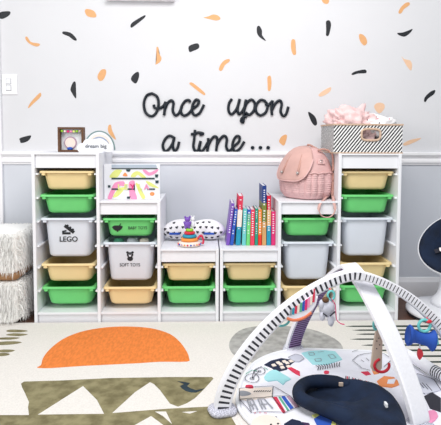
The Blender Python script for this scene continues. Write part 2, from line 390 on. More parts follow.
# front face of a deep bin at local z: y = -(.5*D*(.94..99))
def fy(z, H):
    t = min(1, max(0, (z+H-.018)/(H-.038))); return -.385*(.94+.05*t)/2 - .0006
text('LEGO', blk, .040, (0, fy(-.118, .218)-.0012, -.118), b, (pi/2-ftilt_d, 0, 0), name='bin_lettering', off=.0006)
def icon(parent, shapes, H, name, m):
    bm = NB()
    for pts in shapes: prism(bm, [Vector((x, fy(z, H)-.0016, z)) for x, z in pts], (0, .0018, 0))
    return build(bm, name, m, parent)
def rot2(pts, a, c): return [(c[0]+x*cos(a)-z*sin(a), c[1]+x*sin(a)+z*cos(a)) for x, z in pts]
R4 = lambda x0, x1, z0, z1: [(x0, z0), (x1, z0), (x1, z1), (x0, z1)]
a_ = radians(-38)
icon(b, [rot2(R4(-.032, .032, -.009, .009), a_, (.006, -.060)), rot2(R4(-.024, -.014, .009, .015), a_, (.006, -.060)), rot2(R4(-.006, .004, .009, .015), a_, (.006, -.060)), rot2(R4(.012, .022, .009, .015), a_, (.006, -.060)),
         R4(-.034, .012, -.090, -.078), rot2(R4(-.012, .012, -.004, .004), radians(12), (-.022, -.072))], .218, 'brick_icon', blk)
# SOFT TOYS
b = BIN[(1, 3)]
text('SOFT TOYS', blk, .026, (-.002, fy(-.128, .218)-.0012, -.128), b, (pi/2-ftilt_d, 0, 0), name='bin_lettering', sx=.85)
circ = lambda cx, cz, rx, rz, n=16: [(cx+rx*cos(2*pi*k/n), cz+rz*sin(2*pi*k/n)) for k in range(n)]
icon(b, [circ(-.0, -.070, .018, .015), circ(-.014, -.056, .007, .006), circ(.014, -.056, .007, .006), circ(0, -.092, .016, .013)], .218, 'bear_icon', blk)
bm = NB()
for c in (circ(-.006, -.066, .0022, .0022, 8), circ(.006, -.066, .0022, .0022, 8), circ(0, -.075, .007, .005, 12)):
    prism(bm, [Vector((x, fy(z, .218)-.0022, z)) for x, z in c], (0, .0010, 0))
build(bm, 'bear_face', wbin_m, b)
# BABY TOYS
b = BIN[(1, 2)]
text('BABY TOYS', blk, .024, (.043, fy(-.052, .102)-.0012, -.054), b, (pi/2-ftilt_s, 0, 0), name='bin_lettering', sx=.85)
icon(b, [[(-.098, -.048), (-.085, -.040), (-.050, -.040), (-.038, -.046), (-.045, -.060), (-.058, -.070), (-.078, -.070), (-.092, -.060)], [(-.060, -.041), (-.050, -.028), (-.046, -.030), (-.055, -.041)], R4(-.072, -.064, -.076, -.069)], .102, 'toy_icon', blk)
# soft toys that peep over the SOFT TOYS bin
bb = BIN[(1, 3)].location
for (dx, m, lab, r) in ((-.075, greenp, 'small green plush peeping over the SOFT TOYS bin', .030), (.005, silv, 'small grey plush peeping over the middle of the SOFT TOYS bin', .034), (.07, creamp, 'small cream plush peeping over the SOFT TOYS bin', .028)):
    bm = NB(); ell(bm, (0, 0, 0), r, r*.9, r*.6, 3, nz=.15, ns=3); ell(bm, (r*.5, 0, r*.32), r*.35, r*.3, r*.28, 2); ell(bm, (-r*.5, 0, r*.3), r*.35, r*.3, r*.28, 2)
    o = build(bm, 'plush_toy', m, smooth=True, loc=(bb.x+dx, bb.y-.11, bb.z-.008)); tag(o, lab, 'soft toy', 'soft toys in the white bin')

# ------------------------------------------------------------------ rug
def fl_(pts, z): return [at(u, v, 2, z) for u, v in pts]
RZ = .008
rug = empty('rug', (0, -1.2, 0), 0, 'cream woven rug with orange half sun, olive and grey shapes on the floor', 'rug')
bm = NB(); box(bm, -1.75, 1.75, -1.05, .756, 0, RZ, .003); build(bm, 'rug_base', rug_m, rug)
def motif(name, m, polys, k=3, z=RZ+.0006):
    bm = NB()
    for pts in polys:
        P = fl_(pts, z)
        if k > 1: P = catmull(P, k, True)
        prism(bm, [Vector((p.x, p.y+1.2, z)) for p in P], (0, 0, -.0012))
    return build(bm, name, m, rug)
motif('sun_motif', rorg, [[(37,367.5),(41,365),(43,358),(50,349),(63,339),(80,332),(100,328),(120,326.5),(140,327),(155,329),(170,334),(180,342),(187,352),(189,358),(187,361.5),(160,361.7),(140,363),(110,364.5),(80,366),(50,368)]])
motif('olive_motif', rolv, [[(21,383.5),(24,381.5),(40,381),(60,380.5),(110,378),(170,377),(212,377),(213.5,378.5),(205,388),(195,398),(187,403),(178,406.5),(170,403.5),(160,390),(154,384),(150,382),(135,392),(112,413),(125,412),(150,410),(170,408.5),(210,406.5),(226,408),(236,425),(240,470),(-60,470),(-60,415),(29,415),(28,407),(29,402),(25,393),(22,387)]], 1)
motif('mountain_motif', rug_m, [[(83,386),(38,414.5),(60,414.2),(104,413.7),(97,400)], [(133,426),(151,416),(158,421),(166,427)], [(155,411.5),(166,411.5),(172,424),(163,416)], [(182,412),(197,411),(190,413.5)]], 1, RZ+.0012)
motif('ripple_motif', rteal, [[(177,381),(190,383),(187,386),(196,390),(205,388),(196,392.5),(186,391),(180,386),(184,384)]], 2, RZ+.0012)
motif('oval_motif', rgry, [[(229,345),(233,336),(243,329),(260,326),(285,326),(310,329),(330,336),(341,344),(342,352),(330,358),(300,362),(270,364),(245,361),(233,354)]])
motif('left_stripe_motif', rolv, [[(6,331),(10,329.6),(22,329.8),(28,331),(20,332.2),(10,332)], [(6,334.6),(14,333.2),(28,334.2),(20,336),(10,335.6)], [(-8,339),(0,337.6),(12,337.2),(20,337.8),(10,339.6)], [(-8,344),(0,341.8),(14,341.2),(22,342.4),(12,344.4),(0,345)], [(-8,351.5),(0,349.8),(8,349.4),(15,350.2),(8,352.4)], [(-8,356),(0,353),(6,353),(10,354.2),(4,356)]], 2)
st = [(345,326.3),(352,330.2),(356,334.2),(350,339.2),(361,345.2),(368,350.4),(377,356.2),(392,362),(400,368.5)]
motif('line_motif', rdrk, [[(x, y), (x+8, y-.7), (x+60, y-.8-.004*60), (480, y-1), (480, y+.7), (x+60, y+.7), (x+8, y+.5)] for x, y in st], 1)

# ------------------------------------------------------------------ fur poufs
rng = random.Random(4)
def pouf(z0, h, lab, band):
    r = empty('fur_pouf', (-1.265, -.30, z0), 0, lab, 'pouf', 'shaggy white poufs by the left storage frame')
    W = .36
    bm = NB(); zb = .035 if band else .004
    loft(bm, [rrect(W-.04, W-.04, .03, zb), rrect(W, W, .05, zb+.02), rrect(W+.006, W+.006, .06, h*.5), rrect(W, W, .05, h-.03), rrect(W-.05, W-.05, .04, h-.008), rrect(W-.16, W-.16, .03, h)])
    N = 7000
    for _ in range(N):
        side = rng.random()
        if side < .30:
            x = rng.uniform(-W/2, W/2); y = rng.uniform(-W/2, W/2); p = Vector((x, y, h-.012)); n = Vector((x*1.5, y*1.5, .35)); g = .5
        else:
            k = rng.choice((0, 0, 1, 2)); s = rng.uniform(-W/2+.01, W/2-.01); z = rng.uniform(zb+.03, h-.01)
            p, n = [(Vector((s, -W/2, z)), Vector((0, -1, 0))), (Vector((W/2, s, z)), Vector((1, 0, 0))), (Vector((s, W/2, z)), Vector((0, 1, 0)))][k]; g = 1
        n = (n.normalized() + Vector((rng.gauss(0, .55), rng.gauss(0, .55), rng.gauss(0, .4)))).normalized()
        L = rng.uniform(.03, .055) if g == 1 else rng.uniform(.02, .04)
        pts = [p-n*.004, p+n*L*.33+Vector((0, 0, -L*.15*g)), p+n*L*.50+Vector((0, 0, -L*.55*g)), p+n*L*.52+Vector((rng.gauss(0, .004), rng.gauss(0, .004), -L*1.0*g))]
        wv = Vector((rng.gauss(0, 1), rng.gauss(0, 1), rng.gauss(0, .2))).cross(n).normalized()*.0019
        if k_ok(pts, r):
            vs = []
            for q, s in zip(pts[:3], (1, .9, .6)): vs.append((bm.verts.new(q-wv*s), bm.verts.new(q+wv*s)))
            tip = bm.verts.new(pts[3])
            for a, b in zip(vs, vs[1:]): bm.faces.new((a[0], a[1], b[1], b[0]))
            bm.faces.new((vs[-1][0], vs[-1][1], tip))
    build(bm, 'fur_cover', fur_m, r)
    if band:
        bm = NB(); loft(bm, [rrect(W-.03, W-.03, .04, 0), rrect(W-.012, W-.012, .05, .010), rrect(W-.012, W-.012, .05, .034), rrect(W-.03, W-.03, .05, .04)])
        build(bm, 'suede_base', tan_m, r, True)
def k_ok(pts, r): return all(q.z+r.location.z > .001 and q.x+r.location.x < -1.005 for q in pts)
pouf(RZ+.001, .238, 'lower shaggy white faux fur pouf standing on the floor', False)
pouf(RZ+.241, .262, 'upper shaggy white faux fur pouf with tan base, stacked on the other', True)

# ------------------------------------------------------------------ shadow box and rainbow sign on the left tower
yb = -.25
def pz(u, v, y): return at(u, v, 1, y)
a = pz(57.5, 129, yb); c = pz(83.5, 153, yb); Wf = c.x-a.x; Hf = .142
t = empty('shadow_box', ((a.x+c.x)/2, yb, HT), 0, 'brown wooden shadow box frame with bead garland on the left tower', 'picture frame')
bm = NB(); e = .011
for q in ((-Wf/2, -Wf/2+e, 0, Hf), (Wf/2-e, Wf/2, 0, Hf), (-Wf/2+e, Wf/2-e, 0, e), (-Wf/2+e, Wf/2-e, Hf-e, Hf)): box(bm, q[0], q[1], 0, .05, q[2], q[3])
build(bm, 'box_frame', wood_m, t); bx('backing', white_m, t, -Wf/2+e, Wf/2-e, .040, .046, e, Hf-e, 0)
for i, m in enumerate((lime, creamp, magenta, hotpink, yellow, lime, woodl_m)):
    bm = NB(); ell(bm, (0, 0, 0), .008, .008, .008, 2); build(bm, 'bead', m, t, True, (-Wf/2+.022+i*(Wf-.044)/6, .012, Hf-.022-.003*sin(pi*i/6)))
bm = NB(); loft(bm, [[(r*cos(2*pi*k/28)-.010, y, r*sin(2*pi*k/28)+.052) for k in range(28)] for r, y in ((.036, .0395), (.036, .034), (.030, .033))]); build(bm, 'round_print', mauvep, t)
bm = NB(); loft(bm, [[(r*cos(2*pi*k/28)-.010, y, r*sin(2*pi*k/28)+.052) for k in range(28)] for r, y in ((.030, .0329), (.030, .0325))]); build(bm, 'print_center', creamp, t)
bm = NB(); ell(bm, (-.010, .022, .018), .018, .012, .010, 2, nz=.2); build(bm, 'blue_flower', bluep, t, True)
# rainbow cloud
yb = -.31
p0 = pz(96, 152, yb); sc = 1/((F_)/(yb-CAM.y))
t = empty('rainbow_sign', (p0.x, yb, HT), 0, 'white cloud shaped sign with pastel rainbow reading dream big', 'sign')
bm = NB(); cl = []
for ci_, (cx_, cz_, r_) in enumerate(((-13.5, 4, 5), (-7, 7.5, 6), (0, 8, 5.5), (7, 6.5, 5.5), (12.5, 4, 4.5))):
    prism(bm, [Vector((sc*(cx_+r_*cos(2*pi*k/20)), -.0006*ci_, max(.0004*ci_, sc*(cz_+r_*sin(2*pi*k/20))))) for k in range(20)], (0, .0085, 0))
box(bm, -sc*14, sc*13, 0.0012, .007, 0, sc*6); build(bm, 'cloud', white_m, t)
for r_, w_, m in ((18.5, 1.2, sky('sage_paint', (112, 140, 140))), (16.6, 1.8, white_m), (14.4, 1.6, creamp), (12.5, 1.2, sky('blue_grey_paint', (150, 164, 190))), (10.6, 2.0, white_m)):
    bm = NB()
    pts = [Vector((sc*(3+r_*.82*cos(pi*k/24)), 0.010, sc*(2+r_*1.02*sin(pi*k/24)))) for k in range(25)]
    loft(bm, [[q+(q-Vector((sc*3, .01, sc*2))).normalized()*s*sc*w_/2+Vector((0, dy, 0)) for s, dy in ((-1, 0), (1, 0), (1, .006), (-1, .006))] for q in pts])
    build(bm, 'rainbow_band', m, t)
text('dream big', sky('sign_ink', (70, 74, 84)), .030, (sc*0, -.0042, sc*6), t, name='sign_lettering')

# name print on the mid step
yb = -.33
a = pz(104, 164, yb); c = pz(160, 200.5, yb); Wp = c.x-a.x; Hp = a.z-HM
t = empty('name_print', ((a.x+c.x)/2, yb, HM), 0, 'white name print with pink and lime arches on the left step', 'wall art')
bx('board', white_m, t, -Wp/2, Wp/2, 0, .018, 0, Hp, .001)
def pq(u, v, dy=-.0008): 
    q = at(u, v, 1, yb); return Vector((q.x-t.location.x, dy, q.z-HM))
NPS = [0]
def ps(bm, pts, dy=-.0008, k=3):
    if k > 1: NPS[0] += 1; dy = -.0006-.00022*NPS[0]
    P = [pq(u, v, dy) for u, v in pts]; P = catmull(P, k, True) if k > 1 else P
    prism(bm, P, (0, .0008 if k == 1 else -dy-.0001, 0))
C8 = lambda pts: [(95+x/6.3, 155+y/6.3) for x, y in pts]
for q in ([(90,140),(125,95),(170,95),(165,105),(140,140)], [(225,135),(245,108),(280,105),(325,145),(300,145),(270,125),(250,140)], [(120,250),(150,210),(185,205),(170,235),(140,262),(115,268)], [(320,165),(345,170),(400,205),(390,208),(345,195)], [(256,180),(272,182),(295,225),(318,266),(298,275),(276,235)]):
    bm = NB(); ps(bm, C8(q)); build(bm, 'lime_shape', yellow, t)
for q in ([(300,95),(320,95),(345,110),(380,95),(400,90),(385,112),(345,130),(318,118)], [(80,272),(100,220),(125,175),(170,165),(185,170),(185,195),(150,195),(125,230),(105,275)], [(215,170),(250,165),(245,210),(265,275),(225,275),(215,225)]):
    bm = NB(); ps(bm, C8(q)); build(bm, 'pink_shape', hotpink, t)
bm = NB()
for q in ([(175,130),(190,110),(205,132)], circ(360, 245, 15, 12)): ps(bm, C8(q))
build(bm, 'peach_print', orangep, t)
bm = NB()
for q in ([(105,143),(375,143),(378,153),(105,153)], [(105,210),(150,210),(150,219),(105,219)], [(205,210),(250,210),(250,219),(205,219)], [(330,210),(378,210),(378,219),(330,219)], [(105,82),(395,82),(395,88),(105,88)], [(200,262),(225,260),(218,275),(203,275)], [(378,122),(400,122),(395,142),(380,140)], [(82,190),(98,190),(98,205),(82,205)], [(380,160),(402,160),(400,178),(382,178)], [(195,90),(225,90),(218,105),(200,103)]): ps(bm, C8(q), -.0040, 1)
build(bm, 'dark_print', sky('dark_slate', (46, 66, 72)), t)
bm = NB(); ps(bm, C8([(105, 60), (385, 60), (390, 80), (105, 80)]), -.0008, 1); build(bm, 'header_strip', sky('pale_slate', (178, 190, 204)), t)
for ch, u, m in zip('LEYLA', (155, 195, 237, 285, 325), (yellow, yellow, magenta, yellow, hotpink)):
    q = pq(95+u/6.3, 155+202/6.3, -.0052); text(ch, m, .042, q, t, name='name_lettering', off=.001)

# ------------------------------------------------------------------ items on the low middle step
ZL = HL
# heart pillow
t = empty('heart_pillow', (-.14, -.20, ZL), 0, 'white cushion with black hearts lying behind the ring toy', 'pillow')
xl = [pz(u, 235, -.2).x+.14 for u in (162.5, 180, 195, 209, 225.5)]
def pr_(s):  # radius profile along the pillow
    return .010+.052*(abs(sin(pi*min(1, max(0, s))*2))**.45) if .0 < s < 1 else .01
rings = []; NR = 36; x0, x1 = xl[0], xl[-1]
def PS(s, th):
    f = 1-abs(2*s-1)**5; lob = .72+.28*abs(sin(2*pi*s)); r = .062*sqrt(max(0.0004, f))*lob
    x = x0+(x1-x0)*s; yy = .05*(1-(2*s-1)**2)
    return Vector((x, yy+r*1.15*cos(th), .0615+r*sin(th)-.0005))
for i in range(NR+1): rings.append([PS(min(.999, max(.001, i/NR)), 2*pi*k/24) for k in range(24)])
bm = NB(); loft(bm, rings); build(bm, 'cushion', wfab_m, t, True)
heart = [(0, -.9), (.55, -.35), (.95, .25), (.8, .7), (.4, .8), (0, .45), (-.4, .8), (-.8, .7), (-.95, .25), (-.55, -.35)]
bm = NB(); hr = random.Random(3)
for i in range(10):
    for j in range(4):
        s = (i+.5+.5*(j % 2))/10.8; th = pi+.1+ j*.42 - .55
        th = pi - (j-1.3)*.56
        if hr.random() < .12 or s > .97: continue
        c = PS(s, th); dS = (PS(min(.99, s+.01), th)-PS(s-.01, th)).normalized(); dT = (PS(s, th-.05)-PS(s, th+.05)).normalized()
        n = dS.cross(dT).normalized(); n = n if n.y < 0 else -n; z = .0095; a = hr.uniform(-.4, .4)
        P = [c + n*.0016 + dS*(hx*cos(a)-hz*sin(a))*z + dT*(hx*sin(a)+hz*cos(a))*z for hx, hz in heart]
        prism(bm, P, -n*.003)
build(bm, 'heart_print', inkp, t)
for s in (.2, .74):
    bm = NB(); c = PS(s, pi+.15); box(bm, c.x-.032, c.x+.03, c.y-.004, c.y+.004, c.z-.010, c.z+.002, .001); build(bm, 'blue_label', bluep, t)
# stacking toy
p = pz(189.5, 245, -.36)
t = empty('ring_stacker', (p.x, -.345, ZL), 0, 'rainbow ring stacking toy with purple bear top on the low step', 'toy')
def ringpart(name, m, r, z0, z1):
    h = z1-z0; bm = NB(); lathe(bm, [(r*.7, z0), (r*.93, z0+h*.1), (r, z0+h*.35), (r, z0+h*.65), (r*.93, z0+h*.9), (r*.7, z1)], n=28); return build(bm, name, m, t, True)
g = ringpart('patterned_base', creamp, .064, 0, .028)
bm = NB()
for k in range(22):
    an = 2*pi*k/22; ell(bm, (.064*cos(an), .064*sin(an), .014), .006, .006, .006, 1, mi=k % 4)
o = build(bm, 'base_dots', [redp, bluep, mauvep, orange], t)
ringpart('ring', orange, .050, .028, .047); ringpart('ring', teal, .040, .047, .066); ringpart('ring', red, .031, .066, .083); ringpart('ring', lime, .022, .083, .099)
bm = NB(); ell(bm, (-.012, 0, .122), .019, .013, .022, 3); ell(bm, (-.012, 0, .150), .016, .012, .014, 3)
for s in (-1, 1): ell(bm, (-.012+s*.013, 0, .164), .006, .005, .007, 2); ell(bm, (-.012+s*.017, -.002, .132), .006, .006, .009, 2); ell(bm, (-.012+s*.010, -.003, .105), .008, .008, .009, 2)
build(bm, 'purple_bear', purple, t, True)
bm = NB(); ell(bm, (.016, .012, .122), .014, .010, .022, 3); ell(bm, (.017, .012, .150), .012, .010, .014, 3); ell(bm, (.010, .012, .166), .004, .004, .006, 2); ell(bm, (.025, .012, .165), .004, .004, .006, 2)
build(bm, 'white_bear', white_m, t, True)
bm = NB(); tube(bm, catmull([(.045, -.01, .04), (.065, -.015, .062), (.078, -.01, .035), (.075, -.01, .012)], 5), .006, 8); build(bm, 'red_strap', redp, t, True)

# books
BK = [ # bottom x0,x1 ; top x0,x1 ; top y ; colours from top with px boundaries ; depth
 ((226, 229.4), (231.8, 234.0), 202, [(purple, 243.5)], .20, 'large thin purple book leaning at the left end of the row'),
 ((229.8, 233.2), (234.6, 238.0), 207.5, [(bluep, 243.5)], .16, 'blue book leaning right beside the purple one'),
 ((235.6, 240.4), (238.6, 243.2), 194.5, [(redp, 210), (creamp, 227), (teal, 243.5)], .17, 'tall slanted book with red, cream and teal spine'),
 ((241.8, 245.8), (243.2, 247.2), 207, [(aqua, 243.5)], .15, 'light aqua book right of the slanted tricolour book'),
 ((246.2, 249.8), (247.4, 251), 208, [(bluep, 214), (greenp, 222), (grn_m, 243.5)], .15, 'green book with a blue top on its spine'),
 ((250.2, 254.4), (250.8, 255), 208, [(sky('warm_red', (226, 66, 92)), 243.5)], .15, 'pinkish red book in the middle of the row'),
 ((254.8, 257.8), (255.2, 258.2), 207, [(sky('sea_green', (40, 150, 124)), 243.5)], .15, 'thin sea green book left of the orange book'),
 ((258.1, 261.6), (258.3, 261.9), 208, [(sky('book_orange', (238, 140, 60)), 235), (sky('book_red', (226, 60, 40)), 243.5)], .15, 'orange book with red foot on its spine'),
 ((262, 266.2), (262, 266.4), 184, [(sky('book_navy', (30, 60, 130)), 203), (sky('book_olive', (120, 132, 60)), 222), (sky('book_tan', (206, 160, 104)), 243.5)], .18, 'tallest book in the row, navy over olive and tan'),
 ((266.6, 270.8), (266.8, 271), 194, [(sky('book_crimson', (206, 30, 62)), 210), (sky('book_sand', (220, 176, 120)), 226), (teal, 243.5)], .17, 'tall upright book with crimson, sand and teal spine'),
 ((271.2, 275.4), (271.4, 275.6), 210, [(magenta, 243.5)], .15, 'magenta book at the right end of the row'),
]
yk = -.34
for (b0, b1), (t0, t1), ty, cols_, dep, lab in BK:
    B0 = pz(b0, 243.5, yk).x; B1 = pz(b1, 243.5, yk).x; T0 = pz(t0, 220, yk).x; T1 = pz(t1, 220, yk).x
    wd = max(.012, B1-B0-.0012); zt = pz(230, ty+1.6, yk).z
    zb_ = ZL; h = zt-zb_; lean = atan2((T0+T1)/2-(B0+B1)/2, h)
    t = empty('book', ((B0+B1)/2+ (wd/2*(1-cos(lean))), yk, ZL+abs(sin(lean))*wd/2), 0, lab, 'book', 'picture books on the low step')
    t.rotation_euler = (0, lean, 0)
    bm = NB(); hh = h/cos(lean); prev = hh
    ms = []
    for m, yv in cols_:
        zz = 0 if yv > 243 else (pz(230, yv, yk).z-ZL)/cos(lean); i = len(ms); ms.append(m)
        box(bm, -wd/2, wd/2, 0, .0022, zz, prev, 0, i)
        box(bm, -wd/2, -wd/2+.0018, .0022, dep, zz, prev, 0, i); box(bm, wd/2-.0018, wd/2, .0022, dep, zz, prev, 0, i)
        prev = zz
    build(bm, 'cover', ms, t)
    bx('pages', white_m, t, -wd/2+.0019, wd/2-.0019, .0023, dep-.003, .002, hh-.004, 0)
    bm = NB(); rr = random.Random(int(b0)); z = hh*.93
    while z > hh*.3:
        L = rr.uniform(.006, .013); box(bm, -wd*.22, wd*rr.uniform(.05, .25), -.0006, 0.0003, z-L*.6, z); z -= L+.004
        if rr.random() < .12: z -= .02
    build(bm, 'spine_title', white_m, t)

# ------------------------------------------------------------------ backpack
p = pz(308, 203, -.30)
bp = empty('backpack', (p.x-.002, -.255, HM), radians(-56), 'small dusty pink backpack with knitted sides on the right step', 'backpack')
SEC = [(0, .110, .090), (.008, .128, .108), (.04, .144, .124), (.09, .150, .130), (.14, .146, .124), (.18, .137, .112), (.22, .124, .096), (.255, .102, .074), (.280, .074, .050), (.292, .038, .026), (.295, .01, .006)]
def bps(z):
    for a, b in zip(SEC, SEC[1:]):
        if a[0] <= z <= b[0]:
            k = (z-a[0])/(b[0]-a[0]); return a[1]+(b[1]-a[1])*k, a[2]+(b[2]-a[2])*k
    return SEC[-1][1:]
def bpp(th, z, sc=1, e=.75):
    hw, hd = bps(z); c, s = cos(th), sin(th)
    return Vector((hw*sc*math.copysign(abs(c)**e, c), hd*sc*math.copysign(abs(s)**e, s), z))
bm = NB(); n = 288
zs = [0, .003, .008]+[.008+.002*k for k in range(1, 136)]+[.286, .291, .294, .295]
rings = []
for z in zs:
    r = []
    for k in range(n):
        th = 2*pi*k/n; q = bpp(th, z)
        if .01 < z < .155:   # cable knit
            u = th*10; am = .0085*min(1, (z-.01)/.02)*min(1, (.155-z)/.01)
            q *= 1+am/.1*(abs(sin(u))**.6*(.72+.28*abs(sin(z*260)))-.4)
            q.z = z
        r.append(q)
    rings.append(r)
loft(bm, rings); build(bm, 'bag_body', [knit_m], bp, True)
def shell(name, m, th0, th1, z0, z1, sc0, thick=.005, nz=18, nt=26, round_=0, flare=0):
    bm = NB(); out = []; 
    for i in range(nz+1):
        rowo = []
        for k in range(nt+1):
            t_ = k/nt; th = th0+(th1-th0)*t_
            zl = z0(t_) if callable(z0) else z0; z = zl+(z1-zl)*i/nz
            q = bpp(th, min(z, .2949), sc0+flare*(1-i/nz), .75); q.z = z+(sc0-1)*.06*(i/nz)
            rowo.append(q)
        out.append(rowo)
    loft(bm, out, False, False, False)
    o = build(bm, name, m, bp, True); md = o.modifiers.new('thick', 'SOLIDIFY'); md.thickness = thick; md.offset = 0
    return o
# smooth upper cover over sides and back, then the flap over front and top
shell('upper_panel', pink_m, -pi*1.0, pi*1.0, .150, .2945, 1.02, .004)
shell('flap', flap_m, -pi+.55, -.62, lambda t: .105+.12*abs(2*t-1)**3.2, .2945, 1.10, .006, flare=.06)
bm = NB()   # flap piping
tube(bm, [bpp(-pi+.55, z, 1.11) for z in (.285, .27, .25, .235)]+[bpp(-pi+.55+(pi-1.17)*k/40, .105+.12*abs(2*k/40-1)**3.2, 1.165) for k in range(41)]+[bpp(-.62, z, 1.11) for z in (.235, .25, .27, .285)], .004, 8); build(bm, 'piping', pink_m, bp, True)
# drawstring collar at the top of the side pocket
bm = NB(); tube(bm, [bpp(2*pi*k/60, .152, 1.035)+Vector((0, 0, .003*sin(k*1.4))) for k in range(60)], .0055, 8, True); build(bm, 'gathered_seam', pink_m, bp, True)
for th in (-pi*.56, -pi*.40):
    bm = NB(); tube(bm, [bpp(th, z, s) for z, s in ((.255, 1.16), (.215, 1.17), (.175, 1.20), (.145, 1.20))], .007, 8, flat=.4); build(bm, 'buckle_strap', strap_m, bp, True)
    q = bpp(th, .152, 1.24); bm = NB(); ell(bm, q, .009, .009, .009, 2); build(bm, 'snap', metal_m, bp, True)
# emblem plate on the side
q = bpp(-.12, .215, 1.07)
o = bx('emblem_plate', pink_m, bp, -.003, .003, -.024, .024, -.014, .014, .002); o.location = q; o.rotation_euler = (0, radians(-22), -.25)
bm = NB(); tube(bm, [Vector((.004, .010*hx, .011*hz)) for hx, hz in heart], .0018, 6, True); h_ = build(bm, 'heart_emblem', metal_m, o, True)
# straps
bm = NB(); tube(bm, catmull([bpp(1.9, .28, 1.0), bpp(1.2, .30, .9)+Vector((0, .0, .008)), bpp(.9, .292, 1.3), bpp(.9, .27, 1.05)], 6), .006, 8); build(bm, 'top_handle', strap_m, bp, True)
wp = [at(u, v, 1, -.34) for u, v in ((318, 150), (325, 149.5), (332, 154), (336.5, 166), (338.5, 180), (337.5, 191), (333, 200.5))]
for q in wp: q.x = min(q.x, .645); q.z = max(q.z, HM+.012)
_inv = (Matrix.Translation(bp.location) @ Matrix.Rotation(radians(-56), 4, 'Z')).inverted()
bm = NB(); tube(bm, catmull([_inv @ q for q in wp], 6), .010, 10, flat=.6); build(bm, 'shoulder_strap', strap_m, bp, True)
# strap that hangs over the step's front edge
inv = (Matrix.Translation(bp.location) @ Matrix.Rotation(radians(-56), 4, 'Z')).inverted()
pts = [at(333, 196, 1, -.36), at(334, 203, 1, -.435), at(335, 207, 1, -.452), at(334, 213, 1, -.455), at(329, 217.2, 1, -.456), at(322, 216, 1, -.456), at(319, 210, 1, -.454), at(320, 204, 1, -.440), at(324, 201, 1, -.40), at(327, 196, 1, -.34)]
for q in (pts[0], pts[-1], pts[-2]): q.z = max(q.z, HM+.006)
bm = NB(); tube(bm, catmull([inv @ q for q in pts], 6), .0085, 8, flat=.35); build(bm, 'hanging_strap', flap_m, bp, True)

# ------------------------------------------------------------------ striped basket
stripe = mat('diagonal_stripe_canvas', (240, 240, 242), .85)
nt = stripe.node_tree; N = nt.nodes; L = nt.links
tc = N.new('ShaderNodeTexCoord'); sp = N.new('ShaderNodeSeparateXYZ'); L.new(tc.outputs['Object'], sp.inputs[0])
def mth(op, a, b=None):
    m = N.new('ShaderNodeMath'); m.operation = op
    for i, v in enumerate((a, b)):
        if v is None: continue
        if isinstance(v, (int, float)): m.inputs[i].default_value = v
        else: L.new(v, m.inputs[i])
    return m.outputs[0]
v = mth('SUBTRACT', mth('ADD', sp.outputs[0], sp.outputs[1]), mth('MULTIPLY', sp.outputs[2], .8))
v = mth('GREATER_THAN', mth('FRACT', mth('MULTIPLY', v, 1/.0185)), .48)
mx = N.new('ShaderNodeMix'); mx.data_type = 'RGBA'; L.new(v, mx.inputs['Factor'])
mx.inputs['A'].default_value = (*lin((240, 240, 240)), 1); mx.inputs['B'].default_value = (*lin((48, 50, 54)), 1)
L.new(mx.outputs['Result'], N['Principled BSDF'].inputs['Base Color'])
ybf = -.425
a = pz(333.5, 152.5, ybf); c = pz(402, 152.5, ybf); Wb = c.x-a.x; Hb = .160; Db = .31
bk = empty('striped_basket', ((a.x+c.x)/2, ybf, HT), 0, 'black and white diagonal striped basket on the right tower', 'basket')
bm = NB(); T = .006
hc = (pz(371, 134.5, ybf).x-bk.location.x, .103); hw, hh = .050, .030
# front panel with an oval hand hole
n = 48
outer = []; inner = []
for k in range(n):
    an = 2*pi*k/n; c_, s_ = cos(an), sin(an)
    inner.append((hc[0]+hw*math.copysign(abs(c_)**.55, c_), hc[1]+hh*math.copysign(abs(s_)**.55, s_)))
    dx, dz = c_, s_*.45
    tx = ((Wb/2-hc[0]) if dx > 0 else (-Wb/2-hc[0]))/dx if abs(dx) > 1e-6 else 1e9
    tz = ((Hb-hc[1]) if dz > 0 else (0-hc[1]))/dz if abs(dz) > 1e-6 else 1e9
    tt = min(tx, tz); outer.append([hc[0]+dx*tt, hc[1]+dz*tt])
for cx_, cz_ in ((-Wb/2, 0), (Wb/2, 0), (-Wb/2, Hb), (Wb/2, Hb)):
    k = min(range(n), key=lambda i: (outer[i][0]-cx_)**2+(outer[i][1]-cz_)**2); outer[k] = [cx_, cz_]
def ringv(pp, y): return [bm.verts.new((x, y, z)) for x, z in pp]
of, ob, jf, jb = ringv(outer, 0), ringv(outer, T), ringv(inner, 0), ringv(inner, T)
for k in range(n):
    j = (k+1) % n
    bm.faces.new((of[k], of[j], jf[j], jf[k])); bm.faces.new((ob[k], jb[k], jb[j], ob[j])); bm.faces.new((jf[k], jf[j], jb[j], jb[k])); bm.faces.new((of[k], ob[k], ob[j], of[j]))
box(bm, -Wb/2, -Wb/2+T, T, Db-T, 0, Hb); box(bm, Wb/2-T, Wb/2, T, Db-T, 0, Hb); box(bm, -Wb/2, Wb/2, Db-T, Db, 0, Hb); box(bm, -Wb/2+T, Wb/2-T, T, Db-T, 0, .005)
build(bm, 'basket_body', stripe, bk)
bm = NB(); e = .004
for z0, z1 in ((Hb-.006, Hb+.003), (0, .006)):
    box(bm, -Wb/2-e, Wb/2+e, -e, 0, z0, z1); box(bm, -Wb/2-e, Wb/2+e, Db, Db+e, z0, z1)
    box(bm, -Wb/2-e, -Wb/2, 0, Db, z0, z1); box(bm, Wb/2, Wb/2+e, 0, Db, z0, z1)
build(bm, 'edge_binding', jute_m, bk)
bm = NB(); tube(bm, [(hc[0]+(hw+.002)*math.copysign(abs(cos(q))**.55, cos(q)), -.001, hc[1]+(hh+.001)*math.copysign(abs(sin(q))**.55, sin(q))) for q in [2*pi*k/48 for k in range(48)]], .0065, 8, True, ref=Vector((0, 1, 0))); build(bm, 'handle_binding', jute_m, bk, True)
